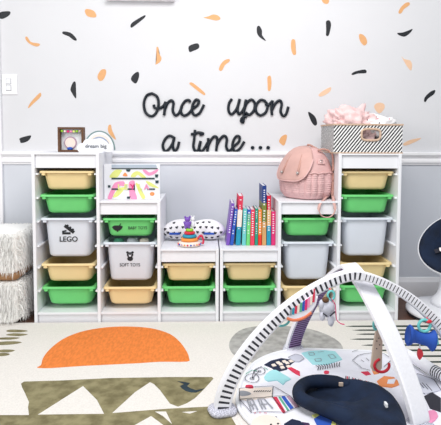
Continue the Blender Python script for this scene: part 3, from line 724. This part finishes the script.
def crumple(name, m, c, rx, ry, rz, lab, cat, amp=.30, ns=2.0, sub=5, zmin=None, power=2.6):
    bm = NB(); r = bmesh.ops.create_icosphere(bm, subdivisions=sub, radius=1)
    for v in r['verts']:
        p = v.co.copy(); pw = Vector((p.x*1.5+p.z*.8, p.y*.8, p.z*.9-p.x*.4)); k = 1+amp*noise.noise(p*ns+Vector((c[0]*9, 3, 1)))+amp*.9*(.5-abs(noise.noise(pw*ns*1.5+Vector((5, 2, 0))))*1.6)+amp*.35*(.5-abs(noise.noise(pw*ns*3.4)))
        q = Vector([math.copysign(abs(a)**(2/power), a) for a in p]); q = q*k
        v.co = Vector((q.x*rx, q.y*ry, q.z*rz))
        if zmin is not None and v.co.z+c[2] < zmin: v.co.z = zmin-c[2]
        if v.co.z+c[2] < HT+Hb+.012:
            v.co.x = min(bk.location.x+Wb/2-T-.003, max(bk.location.x-Wb/2+T+.003, v.co.x+c[0]))-c[0]
            v.co.y = min(bk.location.y+Db-T-.003, max(bk.location.y+T+.010, v.co.y+c[1]))-c[1]
    o = build(bm, name, m, None, True, c); return tag(o, lab, cat)
bl = bk.location
crumple('pink_blanket', pfab_m, (bl.x-.052, bl.y+.155, HT+.135), .130, .115, .118, 'crumpled blush pink blanket heaped in the striped basket', 'blanket', zmin=HT+.008)
o = crumple('printed_cloth', wfab_m, (bl.x+.088, bl.y+.12, HT+.140), .082, .090, .068, 'white cloth with pink and black dots at the right of the basket', 'cloth', amp=.3, sub=4, zmin=HT+.01)
rr = random.Random(9)
for v in rr.sample([v for v in o.data.vertices if v.co.z > .015 and v.co.y < .02], 18):
    bm = NB(); ell(bm, (0, 0, 0), .0045, .0045, .0045, 1); build(bm, 'printed_dot', rr.choice((inkp, redp)), o, loc=v.co.copy())


# ------------------------------------------------------------------ baby swing on the right
p = Vector((1.315, -.37, RZ+.001))
sw = empty('baby_swing', p, 0, 'white baby swing with navy seat at the right edge', 'baby swing')
bm = NB(); lathe(bm, [(.205, .0), (.222, .004), (.222, .012)], n=48)
build(bm, 'foot_ring', inkp, sw)
bm = NB(); lathe(bm, [(.218, .012), (.228, .018), (.228, .032), (.205, .048), (.15, .058), (.06, .062)], n=48); build(bm, 'base', white_m, sw, True)
bm = NB(); lathe(bm, [(.115, .058), (.105, .09), (.078, .12), (.068, .16), (.066, .22), (.075, .245)], (.02, .0, 0), n=36); build(bm, 'pedestal', white_m, sw, True)
seat = empty('seat', (.035, -.02, .405), 0); seat.parent = sw; seat.rotation_euler = (radians(62), radians(-18), radians(-10))
bm = NB(); RX, RY = .215, .180
prof = [(1, 0), (1.005, -.008), (.97, -.05), (.8, -.095), (.5, -.13), (.2, -.142)]
def ovl(k, z, n=48): return [(RX*k*cos(2*pi*i/n), RY*k*sin(2*pi*i/n)*(1+.10*cos(2*pi*i/n)), z) for i in range(n)]
loft(bm, [ovl(k, z) for k, z in [(.9, .0)]+prof]); build(bm, 'shell', white_m, seat, True)
bm = NB(); loft(bm, [ovl(k, z) for k, z in ((.975, .002), (.985, .012), (.95, .022), (.85, .020), (.65, .004), (.35, -.006), (.1, -.008))]); build(bm, 'seat_cushion', navy_m, seat, True)
bm = NB(); tube(bm, [Vector(q) for q in ovl(.995, .004)], .004, 8, True); build(bm, 'shell_edge', white_m, seat, True)
bm = NB(); box(bm, -.13, -.05, -.012, .012, .008, .016, .003); build(bm, 'safety_strap', inkp, seat)
bm = NB(); box(bm, -.105, -.075, -.012, .012, .020, .028, .003); build(bm, 'strap_buckle', metal_m, seat)

# ------------------------------------------------------------------ play gym
GZ = RZ+.0005; MT = .020
gym = empty('play_gym', (.5, -1.24, GZ), 0, 'white printed baby play gym mat with two crossing padded arches', 'play gym')
go = Vector(gym.location)
def cushion_mesh(outline, hfun, nr=14, z0=0):
    "outline: closed list of Vectors in local space; hfun(p, s) gives height"
    c = sum(outline, Vector())/len(outline); bm = NB(); rings = []
    for i in range(nr+1):
        s = 1-(i/nr)
        s = max(s, .02)
        rings.append([Vector((c.x+(q.x-c.x)*s, c.y+(q.y-c.y)*s, 0)) for q in outline])
    for i, r in enumerate(rings):
        s = max(.02, 1-i/nr)
        for q in r: q.z = z0+hfun(q, s)
    base = [Vector((q.x, q.y, z0)) for q in rings[0]]
    loft(bm, [base]+rings); return bm
mo_px = [(239,408),(240,388),(246,373),(255,363),(268,356),(284,351.5),(302,349.5),(325,350),(350,351),(372,352),(392,357),(412,366),(432,378)]
mo = [at(u, v, 2, GZ+.01) for u, v in mo_px]
mo += [Vector((.985, -1.235, 0)), Vector((1.0, -1.34, 0)), Vector((.93, -1.47, 0)), Vector((.80, -1.58, 0)), Vector((.64, -1.64, 0)), Vector((.45, -1.65, 0)), Vector((.27, -1.62, 0)), Vector((.12, -1.54, 0))]
mo = catmull([Vector((q.x-go.x, q.y-go.y, 0)) for q in mo], 5, True)
def hm(p, s):
    e = min(1, (1-s)/.05); return MT*sqrt(1-(1-e)**2)*(.93+.10*noise.noise(Vector((p.x, p.y, 0))*14)) + (.0025 if s < .9 else 0)*noise.noise(Vector((p.x*26, p.y*26, 3)))
bm = cushion_mesh(mo, hm, 30); mat_o = build(bm, 'mat', matf_m, gym, True)
bm = NB(); tube(bm, [q+Vector((0, 0, .010)) for q in mo], .0085, 8, True); build(bm, 'mat_piping', white_m, gym, True)
# foot pads at the four corners
L1, L2 = Vector((-.014, -1.40, 0)), Vector((.986, -1.216, 0)); K1, K2 = Vector((.342, -.848, 0)), Vector((.674, -1.521, 0))
spk = mat('speckled_grey_fabric', (228, 228, 240), .9, .3, 260, c2=(140, 140, 156))
for q, ang in ((L1, .3), (L2, .1), (K1, 1.2), (K2, -.9)):
    bm = NB(); loft(bm, [[(x*cos(ang)-y*sin(ang), x*sin(ang)+y*cos(ang), z) for x, y, z in rrect(w_, d_, r_, z_)] for w_, d_, r_, z_ in ((.095, .085, .03, 0), (.105, .095, .035, .008), (.10, .09, .035, .016), (.075, .065, .025, .021))])
    build(bm, 'foot_pad', spk, gym, True, (q.x-go.x, q.y-go.y, 0 if q in (L1,) else .0))
# arches
def arch_pts(f1, f2, h, nexp, N_=140, z0=.02):
    c = (f1+f2)/2; out = []
    for i in range(N_+1):
        t_ = pi*i/N_; co = cos(t_); s = math.copysign(abs(co)**(2/nexp), co)
        q = c+(f1-c)*s; out.append(Vector((q.x-go.x, q.y-go.y, z0+h*max(0, sin(t_))**(2/nexp))))
    # resample evenly
    d = [0]
    for a, b in zip(out, out[1:]): d.append(d[-1]+(b-a).length)
    res = []; j = 0; M = 360
    for k in range(M+1):
        s = d[-1]*k/M
        while j < len(d)-2 and d[j+1] < s: j += 1
        u = (s-d[j])/max(1e-9, d[j+1]-d[j]); res.append(out[j].lerp(out[j+1], u))
    return res, d[-1]
def arch(name, f1, f2, h, nexp, wd, th, mats, rule):
    P, Ltot = arch_pts(f1, f2, h, nexp); side = (f2-f1).normalized().cross(Vector((0, 0, 1))).normalized()
    bm = NB(); sec = []
    for i, p in enumerate(P):
        a = P[max(0, i-2)]; b = P[min(len(P)-1, i+2)]; t_ = (b-a).normalized(); nn = side.cross(t_).normalized()
        if nn.z < 0 and abs(nn.z) > .2: nn = -nn
        th_ = th*(1.18-.42*min(1, p.z/h))*(.85 if i > 190 and th > .04 else 1); prof = [(-1, -.7), (-.85, -1), (.85, -1), (1, -.7), (1, .7), (.85, 1), (-.85, 1), (-1, .7)]
        sec.append([p + side*x*wd/2 + nn*z*th_/2 for x, z in prof])
    vr = [[bm.verts.new(q) for q in r] for r in sec]
    for i, (a, b) in enumerate(zip(vr, vr[1:])):
        for k in range(8):
            f = bm.faces.new((a[k], a[(k+1) % 8], b[(k+1) % 8], b[k])); f.material_index = rule(i, k)
    bm.faces.new(vr[0][::-1]); bm.faces.new(vr[-1]); o = build(bm, name, mats, gym); return P
# face index k: 1 = underside, 3 = +side, 5 = top, 7 = -side
def r1(i, k):
    if k in (3, 7): return (1 if i % 5 in (0, 1) else 0) if i < 190 else (1 if i % 4 == 0 else 0)
    if k == 5: return 0
    if k == 1: return 2
    return 0
def r2(i, k):
    if k == 1: return (3 if i % 4 < 2 else 1)
    return 2 if i < 60 and k in (0, 2) else 0
arch_w = mat('arch_white_fabric', (240, 240, 247), .85, .03, 90, .4, 120)
P1 = arch('arch', L1, L2, .468, 1.552, .034, .052, [arch_w, inkp, spk], r1)
P2 = arch('arch', K1, K2, .474, 1.28, .080, .022, [arch_w, plum, spk, lav], r2)
# embroidered pale marks along arch two
# prints on the mat
def mp(u, v, z=None):
    q = at(u, v, 2, GZ+MT*.97+.002); return Vector((q.x-go.x, q.y-go.y, q.z-go.z))
def zmat(x, y):
    return MT*(.93+.10*noise.noise(Vector((x, y, 0))*14)) + .0025*noise.noise(Vector((x*26, y*26, 3)))
def drape(P, lift):
    return [Vector((q.x, q.y, zmat(q.x, q.y)+lift)) for q in P]
def mprint(name, m, polys, lift=.0020, k=1):
    bm = NB()
    for pts in polys:
        P = [mp(u, v) for u, v in pts]
        if k > 1: P = catmull(P, k, True)
        z = max(q.z for q in drape(P, 0))+lift
        P = [Vector((q.x, q.y, z)) for q in P]
        prism(bm, P, (0, 0, -.0035))
    return build(bm, name, m, gym)
def mline(name, m, lines, r=.0013, lift=.0045, closed=False):
    bm = NB()
    for pts in lines:
        P = [mp(u, v) for u, v in pts]; Q = []
        for a, b in zip(P, P[1:]):
            for j in range(4): Q.append(a.lerp(b, j/4))
        Q.append(P[-1]); tube(bm, drape(Q, lift), r, 6, flat=.4)
    return build(bm, name, m, gym)
D1 = lambda pts: [(230+x/6.3, 370+y/6.3) for x, y in pts]
D2 = lambda pts: [(210+x/4.9, 345+y/4.9) for x, y in pts]
D3 = lambda pts: [(280+x/4.9, 345+y/4.9) for x, y in pts]
mprint('house_print', creamp, [D1([(60,115),(265,105),(270,170),(100,190),(60,180)])], .0016)
mline('house_outline', inkp, [D1([(58,115),(270,102),(380,165)]), D1([(58,115),(60,185),(135,272),(205,262),(345,268),(435,235),(380,165)]), D1([(60,185),(265,168),(272,105)]), D1([(265,168),(345,268)]), D1([(265,168),(380,165)])])
mprint('red_stripe', redp, [D1([(270,170),(295,168),(350,262),(335,268),(310,235)])]); mprint('green_stripe', greenp, [D1([(305,168),(316,167),(372,250),(362,255)])])
mprint('blue_stripe', bluep, [D1([(325,167),(345,166),(400,238),(380,246)])]); mprint('mauve_stripe', mauvep, [D1([(358,166),(376,165),(432,232),(412,238)])])
mline('window_letters', greyp, [D1([(135,262),(108,190),(140,185),(175,255)]), D1([(122,222),(155,218)]), D1([(205,250),(175,185),(215,182),(270,245)]), D1([(190,218),(235,215)]), D1([(150,250),(125,200)]), D1([(225,248),(195,195)])], .0026)
mprint('roof_tag', redp, [D1([(100,95),(140,95),(145,115),(103,112)])], k=2); mprint('grey_leaf', greyp, [D1([(65,130),(110,135),(135,150),(100,162),(62,160)])], k=2)
mline('roof_writing', inkp, [D1([(x, 142-x*.02), (x+9, 134-x*.02)]) for x in range(150, 255, 14)], .0016)
def oval(cx, cy, rx, ry, n=20): return [(cx+rx*cos(2*pi*k/n), cy+ry*sin(2*pi*k/n)) for k in range(n+1)]
mline('bicycle_print', inkp, [oval(*q) for q in ((259.5, 371.5, 5.6, 3.6), (252, 378.5, 7, 4.2), (259.5, 371.5, 1.5, 1), (252, 378.5, 2, 1.2))] + [[(252, 378.5), (254, 371), (262, 366.5)], [(252, 378.5), (259.5, 371.5), (254, 371)]], .0014)
mline('bicycle_frame', greenp, [[(246, 374), (252, 370), (257, 371)], [(264, 368), (268, 370)]], .0018)
mprint('aqua_splash', paleaqua, [[(264,377),(270,371),(276,370),(283,374),(291,379),(286,381),(283,384.5),(277,380),(268,381)]], k=2)
mprint('navy_patch', navyp, [D2([(265,95),(300,75),(350,63),(420,75),(400,90),(375,120),(330,130),(300,110)])])
mprint('patch_windows', creamp, [D2([(a, b), (a+16, b-4), (a+26, b+6), (a+8, b+10)]) for a, b in ((300,97),(333,92),(365,85),(322,84),(352,78),(385,76),(342,108),(372,103))], .0034)
mprint('pink_roof', redp, [D2([(375,108),(392,105),(440,130),(441,150),(420,140)])])
mprint('aqua_house', paleaqua, [D3([(105,38),(150,28),(215,25),(270,30),(305,70),(230,95),(160,95)])])
mline('aqua_house_marks', greyp, [D3([(140,40),(165,38),(170,50),(145,52),(140,40)]), D3([(185,35),(215,34)]), D3([(170,70),(200,68),(203,80),(175,82),(170,70)]), D3([(235,50),(260,48),(275,65),(250,68),(235,50)])], .0014)
mline('zigzag_print', inkp, [D3([(175+i*13, 100-i*1.5), (190+i*11, 110-i), (185+i*12, 125-i*2)]) for i in range(10)], .0018)
mprint('heart_patch', silv, [D3([(40,60),(75,45),(105,52),(118,68),(95,82),(65,78)])], k=2); mline('heart_outline', greyp, [D3([(40,60),(75,45),(105,52),(118,68),(95,82),(65,78),(40,60)])])
mprint('red_dot', redp, [D3([(215,130),(225,124),(240,128),(238,138),(220,138)])], k=2)
mline('tall_house_outline', inkp, [D3([(355,75),(385,50),(441,40)]), D3([(355,75),(400,115),(441,125)]), [(370,353),(384,354),(392,360),(384,367)], [(352,352),(358,350)], [(361,360),(364,362)], [(366,358),(369,361)], [(372,356),(375,359)]])
mprint('crossing_stripes', redp, [[(361,371.5),(368,371),(371,374),(366,375)]]); mprint('yellow_stripe', orangep, [[(372,370),(377,369),(379,373),(374,374)]])
mline('hem_stripes', inkp, [[(346+3.2*i, 376.5+.75*i), (345.5+3.2*i, 380.5+.75*i)] for i in range(9)], .0018); mline('hem_red_stripes', redp, [[(347.5+6.4*i, 377+1.5*i), (347+6.4*i, 381+1.5*i)] for i in range(4)], .0024)
mprint('beige_moon', creamp, [oval(266, 424, 15, 9)[:-1]]); mprint('moon_dots', inkp, [oval(273, 420.5, 1.2, .9, 8)[:-1], oval(278, 424, 1.2, .9, 8)[:-1], oval(276, 417, .8, .6, 8)[:-1], oval(271, 425, 1.2, .9, 8)[:-1]], .0034)
mline('tiny_writing', redp, [[(254, 413.5), (256, 413.3)], [(259, 413), (261, 413)], [(264, 413), (267, 413.2)]], .0014)
mprint('navy_star', navyp, [[(284,424),(292,419),(300,421),(305,425),(297,430),(288,430)]]); mprint('plum_roof', plum, [[(302,422),(309,423),(312,430),(300,430)]])
mprint('yellow_sand', yellow, [[(312,415),(322,412),(336,417),(336,425),(322,424)]]); mprint('blue_lagoon', bluep, [[(314,419),(322,414),(333,419),(330,428),(318,427)]], .003)
mprint('orange_fox', orangep, [[(377,381),(384,376),(394,377),(401,384),(392,387),(380,386)]]); mprint('fox_face', matf_m, [[(388,380),(396,379),(394,384),(387,384)]], .0034)
mprint('grey_print', silv, [[(404,378),(418,374),(434,380),(441,390),(425,394),(410,390)]]); mline('grey_print_lines', inkp, [[(404,378),(418,374),(434,380),(441,390)], [(404,378),(410,390),(425,394)]]+[[(410+4*i, 379+i*1.3), (416+4*i, 386+i*1.2)] for i in range(5)], .0016)
mprint('orange_corner', orangep, [[(418,386),(424,384),(428,390),(421,391)]]); mprint('black_patch', inkp, [[(424,396),(432,392),(441,398),(441,412),(430,408)]]); mprint('pink_flower', hotpink, [[(426,412),(434,410),(438,416),(431,423),(426,418)]], k=2)
# padded roll on the right of the mat
bm = NB(); pts = [at(u, v, 2, GZ+.05)-go for u, v in ((396, 350), (412, 357), (428, 367), (446, 378), (470, 392))]
tube(bm, catmull(pts, 5), .024, 12); build(bm, 'padded_roll', arch_w, gym, True)
bm = NB()
for i in range(5):
    a = Vector(pts[3]).lerp(Vector(pts[2]), .1+.12*i); b = a+(Vector(pts[2])-Vector(pts[3])).normalized()*.005; tube(bm, [a, b], .0246, 16)
build(bm, 'roll_stripes', inkp, gym, True)

# ------------------------------------------------------------------ navy lounger pillow
LZ = GZ+MT+.003
lo = Vector((.34, -1.36, LZ))
lp = empty('infant_lounger', lo, 0, 'navy velvet infant lounger pillow lying on the play mat', 'infant lounger')
opx = [(302,388),(306,381.5),(320,379),(340,380.5),(360,383),(379,388),(393,396),(403,409),(408,425),(406,440),(392,446),(372,436),(350,424),(330,413),(311,403)]
ol = catmull([Vector((q.x-lo.x, q.y-lo.y, 0)) for q in (at(u, v, 2, LZ+.025) for u, v in opx)], 5, True)
rc = at(322, 391, 2, LZ+.03)-lo; rd = (at(352, 396, 2, LZ+.03)-at(322, 389, 2, LZ+.03)).normalized(); rp_ = Vector((-rd.y, rd.x, 0))
def hl(p, s):
    e = min(1, (1-s)/.40); h = .060*sqrt(max(0, 1-(1-e)**2.4))
    d = Vector((p.x-rc.x, p.y-rc.y, 0)); a = d.dot(rd)/.15; b = d.dot(rp_)/.085
    h -= .062*math.exp(-((a*a+b*b)**2))
    return max(0.002, h+.005*noise.noise(Vector((p.x, p.y, 0))*22)*(1-s**6))
bm = NB(); bo = [at(u, v, 2, LZ+.045)-lo for u, v in [(350,382.5),(334,379.5),(318,378.5),(306,381),(299,387.5),(301,395.5),(313,402),(330,407.5),(346,412.5),(360,417)]]
bo = catmull([Vector((q.x, q.y, .035)) for q in bo], 6); nb = len(bo)
tube(bm, bo, [.0245*min(1, (.55+.45*min(1, min(i, nb-1-i)/5))) for i in range(nb)], 16); build(bm, 'head_bolster', navy_m, lp, True)
bm = cushion_mesh(ol, hl, 34)
build(bm, 'lounger_body', navy_m, lp, True)
bm = NB(); q = at(341, 383, 2, LZ+.07)-lo; box(bm, q.x-.008, q.x+.008, q.y-.003, q.y+.003, q.z-.012, q.z+.002, .001); build(bm, 'care_tag', woodl_m, lp)
bm = NB(); q = at(386, 403, 2, LZ+.083)-lo; box(bm, q.x-.004, q.x+.004, q.y-.010, q.y+.010, q.z-.012, q.z+.001, .001); build(bm, 'white_label', white_m, lp)

# ------------------------------------------------------------------ hanging toys
def nearest(P, u, v):
    best = None
    for q in P:
        w_ = q+go; d = w_-CAM; uu = 220.5+F_*d.dot(RT)/d.dot(FW); vv = PY-F_*d.dot(UP)/d.dot(FW)
        e = (uu-u)**2+(vv-v)**2
        if best is None or e < best[0]: best = (e, w_)
    return best[1].copy()
def ring_mesh(bm, c, r, t_, n=28, axis='y', arc=2*pi, a0=0, mi=0, sx=1):
    pts = [c+Vector((r*sx*cos(a0+arc*k/n), 0, r*sin(a0+arc*k/n))) for k in range(n if arc > 6.2 else n+1)]
    tube(bm, pts, t_, 8, arc > 6.2, ref=Vector((0, 1, 0)), mi=mi)
def onplane(u, v, y, o): return at(u, v, 1, y)-o
SC = lambda y: (y-CAM.y)/F_      # metres per photo pixel at depth y
# a) rainbow crescent with orange rim, aqua ring
h0 = nearest(P1, 300, 294); y0 = h0.y-.02
t = empty('crescent_toy', (h0.x, y0, h0.z-.02), 0, 'half moon hanging toy with striped ribbons and orange rim', 'hanging toy', 'toys hanging from the play gym arches'); o0 = Vector(t.location)
P = [onplane(u, v, y0, o0) for u, v in [(285.5,312),(292,309),(300,304),(308,298),(315,294.5),(316,302),(312,309),(305,315),(296,318),(288,317.5)]]
bm = NB(); prism(bm, [q+Vector((0, -.006, 0)) for q in catmull(P, 2, True)], (0, .012, 0)); build(bm, 'toy_body', matf_m, t)
for i, m in enumerate((greyp, teal, redp, creamp, greenp, bluep, magenta, hotpink, creamp, redp)):
    u = 290+i*2.55; vt = 310.5-i*1.72; vb = 315.5-(i*.9 if i < 6 else 5.4+(i-6)*2.6)
    P = [onplane(a, b, y0-.009, o0) for a, b in ((u, vt), (u+2.2, vt-1.4), (u+1.6, vb), (u-.6, vb))]
    bm = NB(); prism(bm, P, (0, .003, 0)); build(bm, 'ribbon', m, t)
bm = NB(); tube(bm, catmull([onplane(u, v, y0, o0) for u, v in ((284.5,312),(286.5,317),(294,319.5),(303,317.5),(311,312))], 5), .008, 10); tube(bm, [onplane(u, v, y0, o0) for u, v in ((311,312),(315,305),(317,296))], .004, 8, mi=1)
build(bm, 'padded_rim', [coral, matf_m], t, True)
bm = NB(); tube(bm, [onplane(u, v, y0, o0) for u, v in ((314,296),(314.5,289))], .003, 6); build(bm, 'hanging_loop', redp, t)
# aqua ring low on arch one
q = nearest(P1, 281, 311); y1 = q.y+.035; c = at(281, 320, 1, y1)
t = empty('teether_ring', c, 0, 'aqua teether ring hanging at the left of the striped arch', 'teether ring', 'toys hanging from the play gym arches')
bm = NB(); ring_mesh(bm, Vector((0, 0, 0)), 6.2*SC(y1), .0045, sx=1.35); build(bm, 'ring', aqua, t, True)
bm = NB(); tube(bm, [Vector((.005, 0, 6*SC(y1))), q+Vector((.0, -.0, -.02))-c], .0025, 6); build(bm, 'cord', matf_m, t)
# b) silver crinkle robot with aqua ring
h0 = nearest(P1, 327, 281); y0 = h0.y-.03; c = at(327, 306, 1, y0)
t = empty('crinkle_robot', c, 0, 'grey crinkly astronaut toy with pink ribbon hanging below the arch crossing', 'hanging toy', 'toys hanging from the play gym arches'); s_ = SC(y0)
bm = NB(); ell(bm, (0, 0, -2*s_), 8*s_, 4*s_, 9*s_, 3, nz=.25, ns=3); ell(bm, (4*s_, -.004, -14*s_), 3.5*s_, 3*s_, 7*s_, 3, nz=.2); ell(bm, (-5*s_, -.004, -10*s_), 3*s_, 3*s_, 5*s_, 3, nz=.2); ell(bm, (-6*s_, -.004, 2*s_), 3*s_, 3*s_, 5*s_, 2, nz=.2)
build(bm, 'crinkle_body', silv, t, True)
bm = NB(); ell(bm, (-2*s_, -.006, 7*s_), 3.6*s_, 3*s_, 3.2*s_, 3); build(bm, 'brown_head', wood_m, t, True)
bm = NB(); tube(bm, [Vector((2*s_, -.018, -9*s_)), Vector((7*s_, -.02, -4*s_))], .003, 6); tube(bm, [Vector((-5*s_, -.016, -6*s_)), Vector((-1*s_, -.02, -9*s_))], .0025, 6); build(bm, 'black_marks', inkp, t)
bm = NB(); tube(bm, catmull([Vector((x*s_, -.004, z*s_)) for x, z in ((4, 8), (8, 2), (9, -6), (10, -14), (14, -18), (18, -19))], 5), .004, 8, flat=.4); build(bm, 'pink_ribbon', magenta, t, True)
bm = NB(); ring_mesh(bm, Vector((4*s_, 0, 11*s_)), 4.6*s_, .0045, sx=.75); build(bm, 'aqua_ring', aqua, t, True)
bm = NB(); tube(bm, [Vector((4*s_, 0, 15*s_)), h0-c+Vector((0, 0, -.01))], .003, 6); tube(bm, [Vector((3*s_, 0, 6.5*s_)), Vector((0, 0, 4*s_))], .003, 6); build(bm, 'cord', redp, t)
# c) wooden teether with aqua ring above and red ring below
h0 = nearest(P2, 377, 308); y0 = h0.y-.0; c = at(377, 345, 1, y0-.0)
t = empty('wooden_teether', c, 0, 'pale wooden stick teether hung on the white front arch with red ring', 'hanging toy', 'toys hanging from the play gym arches'); s_ = SC(y0)
bm = NB(); P = [Vector((x*s_, -.007, z*s_)) for x, z in ((-1, 18), (3, 19), (5, 14), (5, -24), (3, -27), (-4, -27), (-6, -24), (-4, 0), (-2, 12))]
prism(bm, P, (0, .014, 0)); o = build(bm, 'stick', woodl_m, t)
bm = NB()
for x, z in ((1, 8), (-1, 5), (2, 1), (-1, -3)): ell(bm, (x*s_, -.008, z*s_), .0025, .002, .0025, 1)
build(bm, 'dots', inkp, t)
bm = NB(); ring_mesh(bm, Vector((-1*s_, -.002, 22*s_)), 5.5*s_, .005, arc=4.4, a0=.9, sx=.6); build(bm, 'aqua_ring', aqua, t, True)
bm = NB(); ring_mesh(bm, Vector((5*s_, -.006, -21*s_)), 7*s_, .0058, arc=4.7, a0=1.9, sx=1.1); build(bm, 'red_ring', red, t, True)
bm = NB(); tube(bm, [Vector((0, 0, 26*s_)), h0-c+Vector((0, 0, -.0))], .003, 6); build(bm, 'cord', matf_m, t)
# d) blue spool
h0 = nearest(P1, 429, 309); y0 = h0.y-.03; c = at(421, 338, 1, y0)
t = empty('blue_spool_toy', c, 0, 'soft blue spool shaped toy hanging on an aqua ring at the right', 'hanging toy', 'toys hanging from the play gym arches'); s_ = SC(y0)*.9
bm = NB(); ax = Vector((1, 0, -.24)).normalized(); prof = [(-15, 8), (-16, 11), (-14.5, 12.5), (-12, 11), (-9, 8), (-5, 7.2), (0, 7.2), (5, 7.4), (9, 8.2), (12, 10.5), (14.5, 12.5), (16, 11), (15, 8)]
upv = Vector((.16, 0, 1)).normalized()
loft(bm, [[ax*x*s_+(upv*cos(2*pi*k/24)+Vector((0, 1, 0))*sin(2*pi*k/24)*.75)*r*s_ for k in range(24)] for x, r in prof]); build(bm, 'spool', blue, t, True)
bm = NB(); ring_mesh(bm, Vector((3*s_, -.004, 15*s_)), 6.8*s_, .006); build(bm, 'aqua_ring', aqua, t, True)
bm = NB(); ell(bm, (8*s_, -.006, 20*s_), 3.6*s_, 2.4*s_, 2.4*s_, 2); build(bm, 'red_bead', red, t, True)
bm = NB(); tube(bm, [Vector((7*s_, -.002, 20*s_)), h0-c+Vector((0, 0, -.01))], .003, 6); build(bm, 'cord', redp, t)
bm = NB(); P = [Vector((x*s_, 0, z*s_)) for x, z in ((-2, -12), (1, -14), (2.5, -19), (0, -24), (-2, -25), (-4, -20), (-3.5, -15))]; prism(bm, [q+Vector((0, -.006, 0)) for q in catmull(P, 3, True)], (0, .009, 0)); build(bm, 'red_drop', red, t)
bm = NB(); tube(bm, [Vector((-1.5*s_, -.002, -6*s_)), Vector((-1*s_, -.002, -13*s_))], .0025, 6); build(bm, 'drop_cord', matf_m, t)
bm = NB(); P = [Vector((x*s_, .02, z*s_)) for x, z in ((10, 4), (22, 2), (24, -10), (16, -12), (12, -6))]; prism(bm, P, (0, .008, 0)); build(bm, 'aqua_flap', aqua, t)
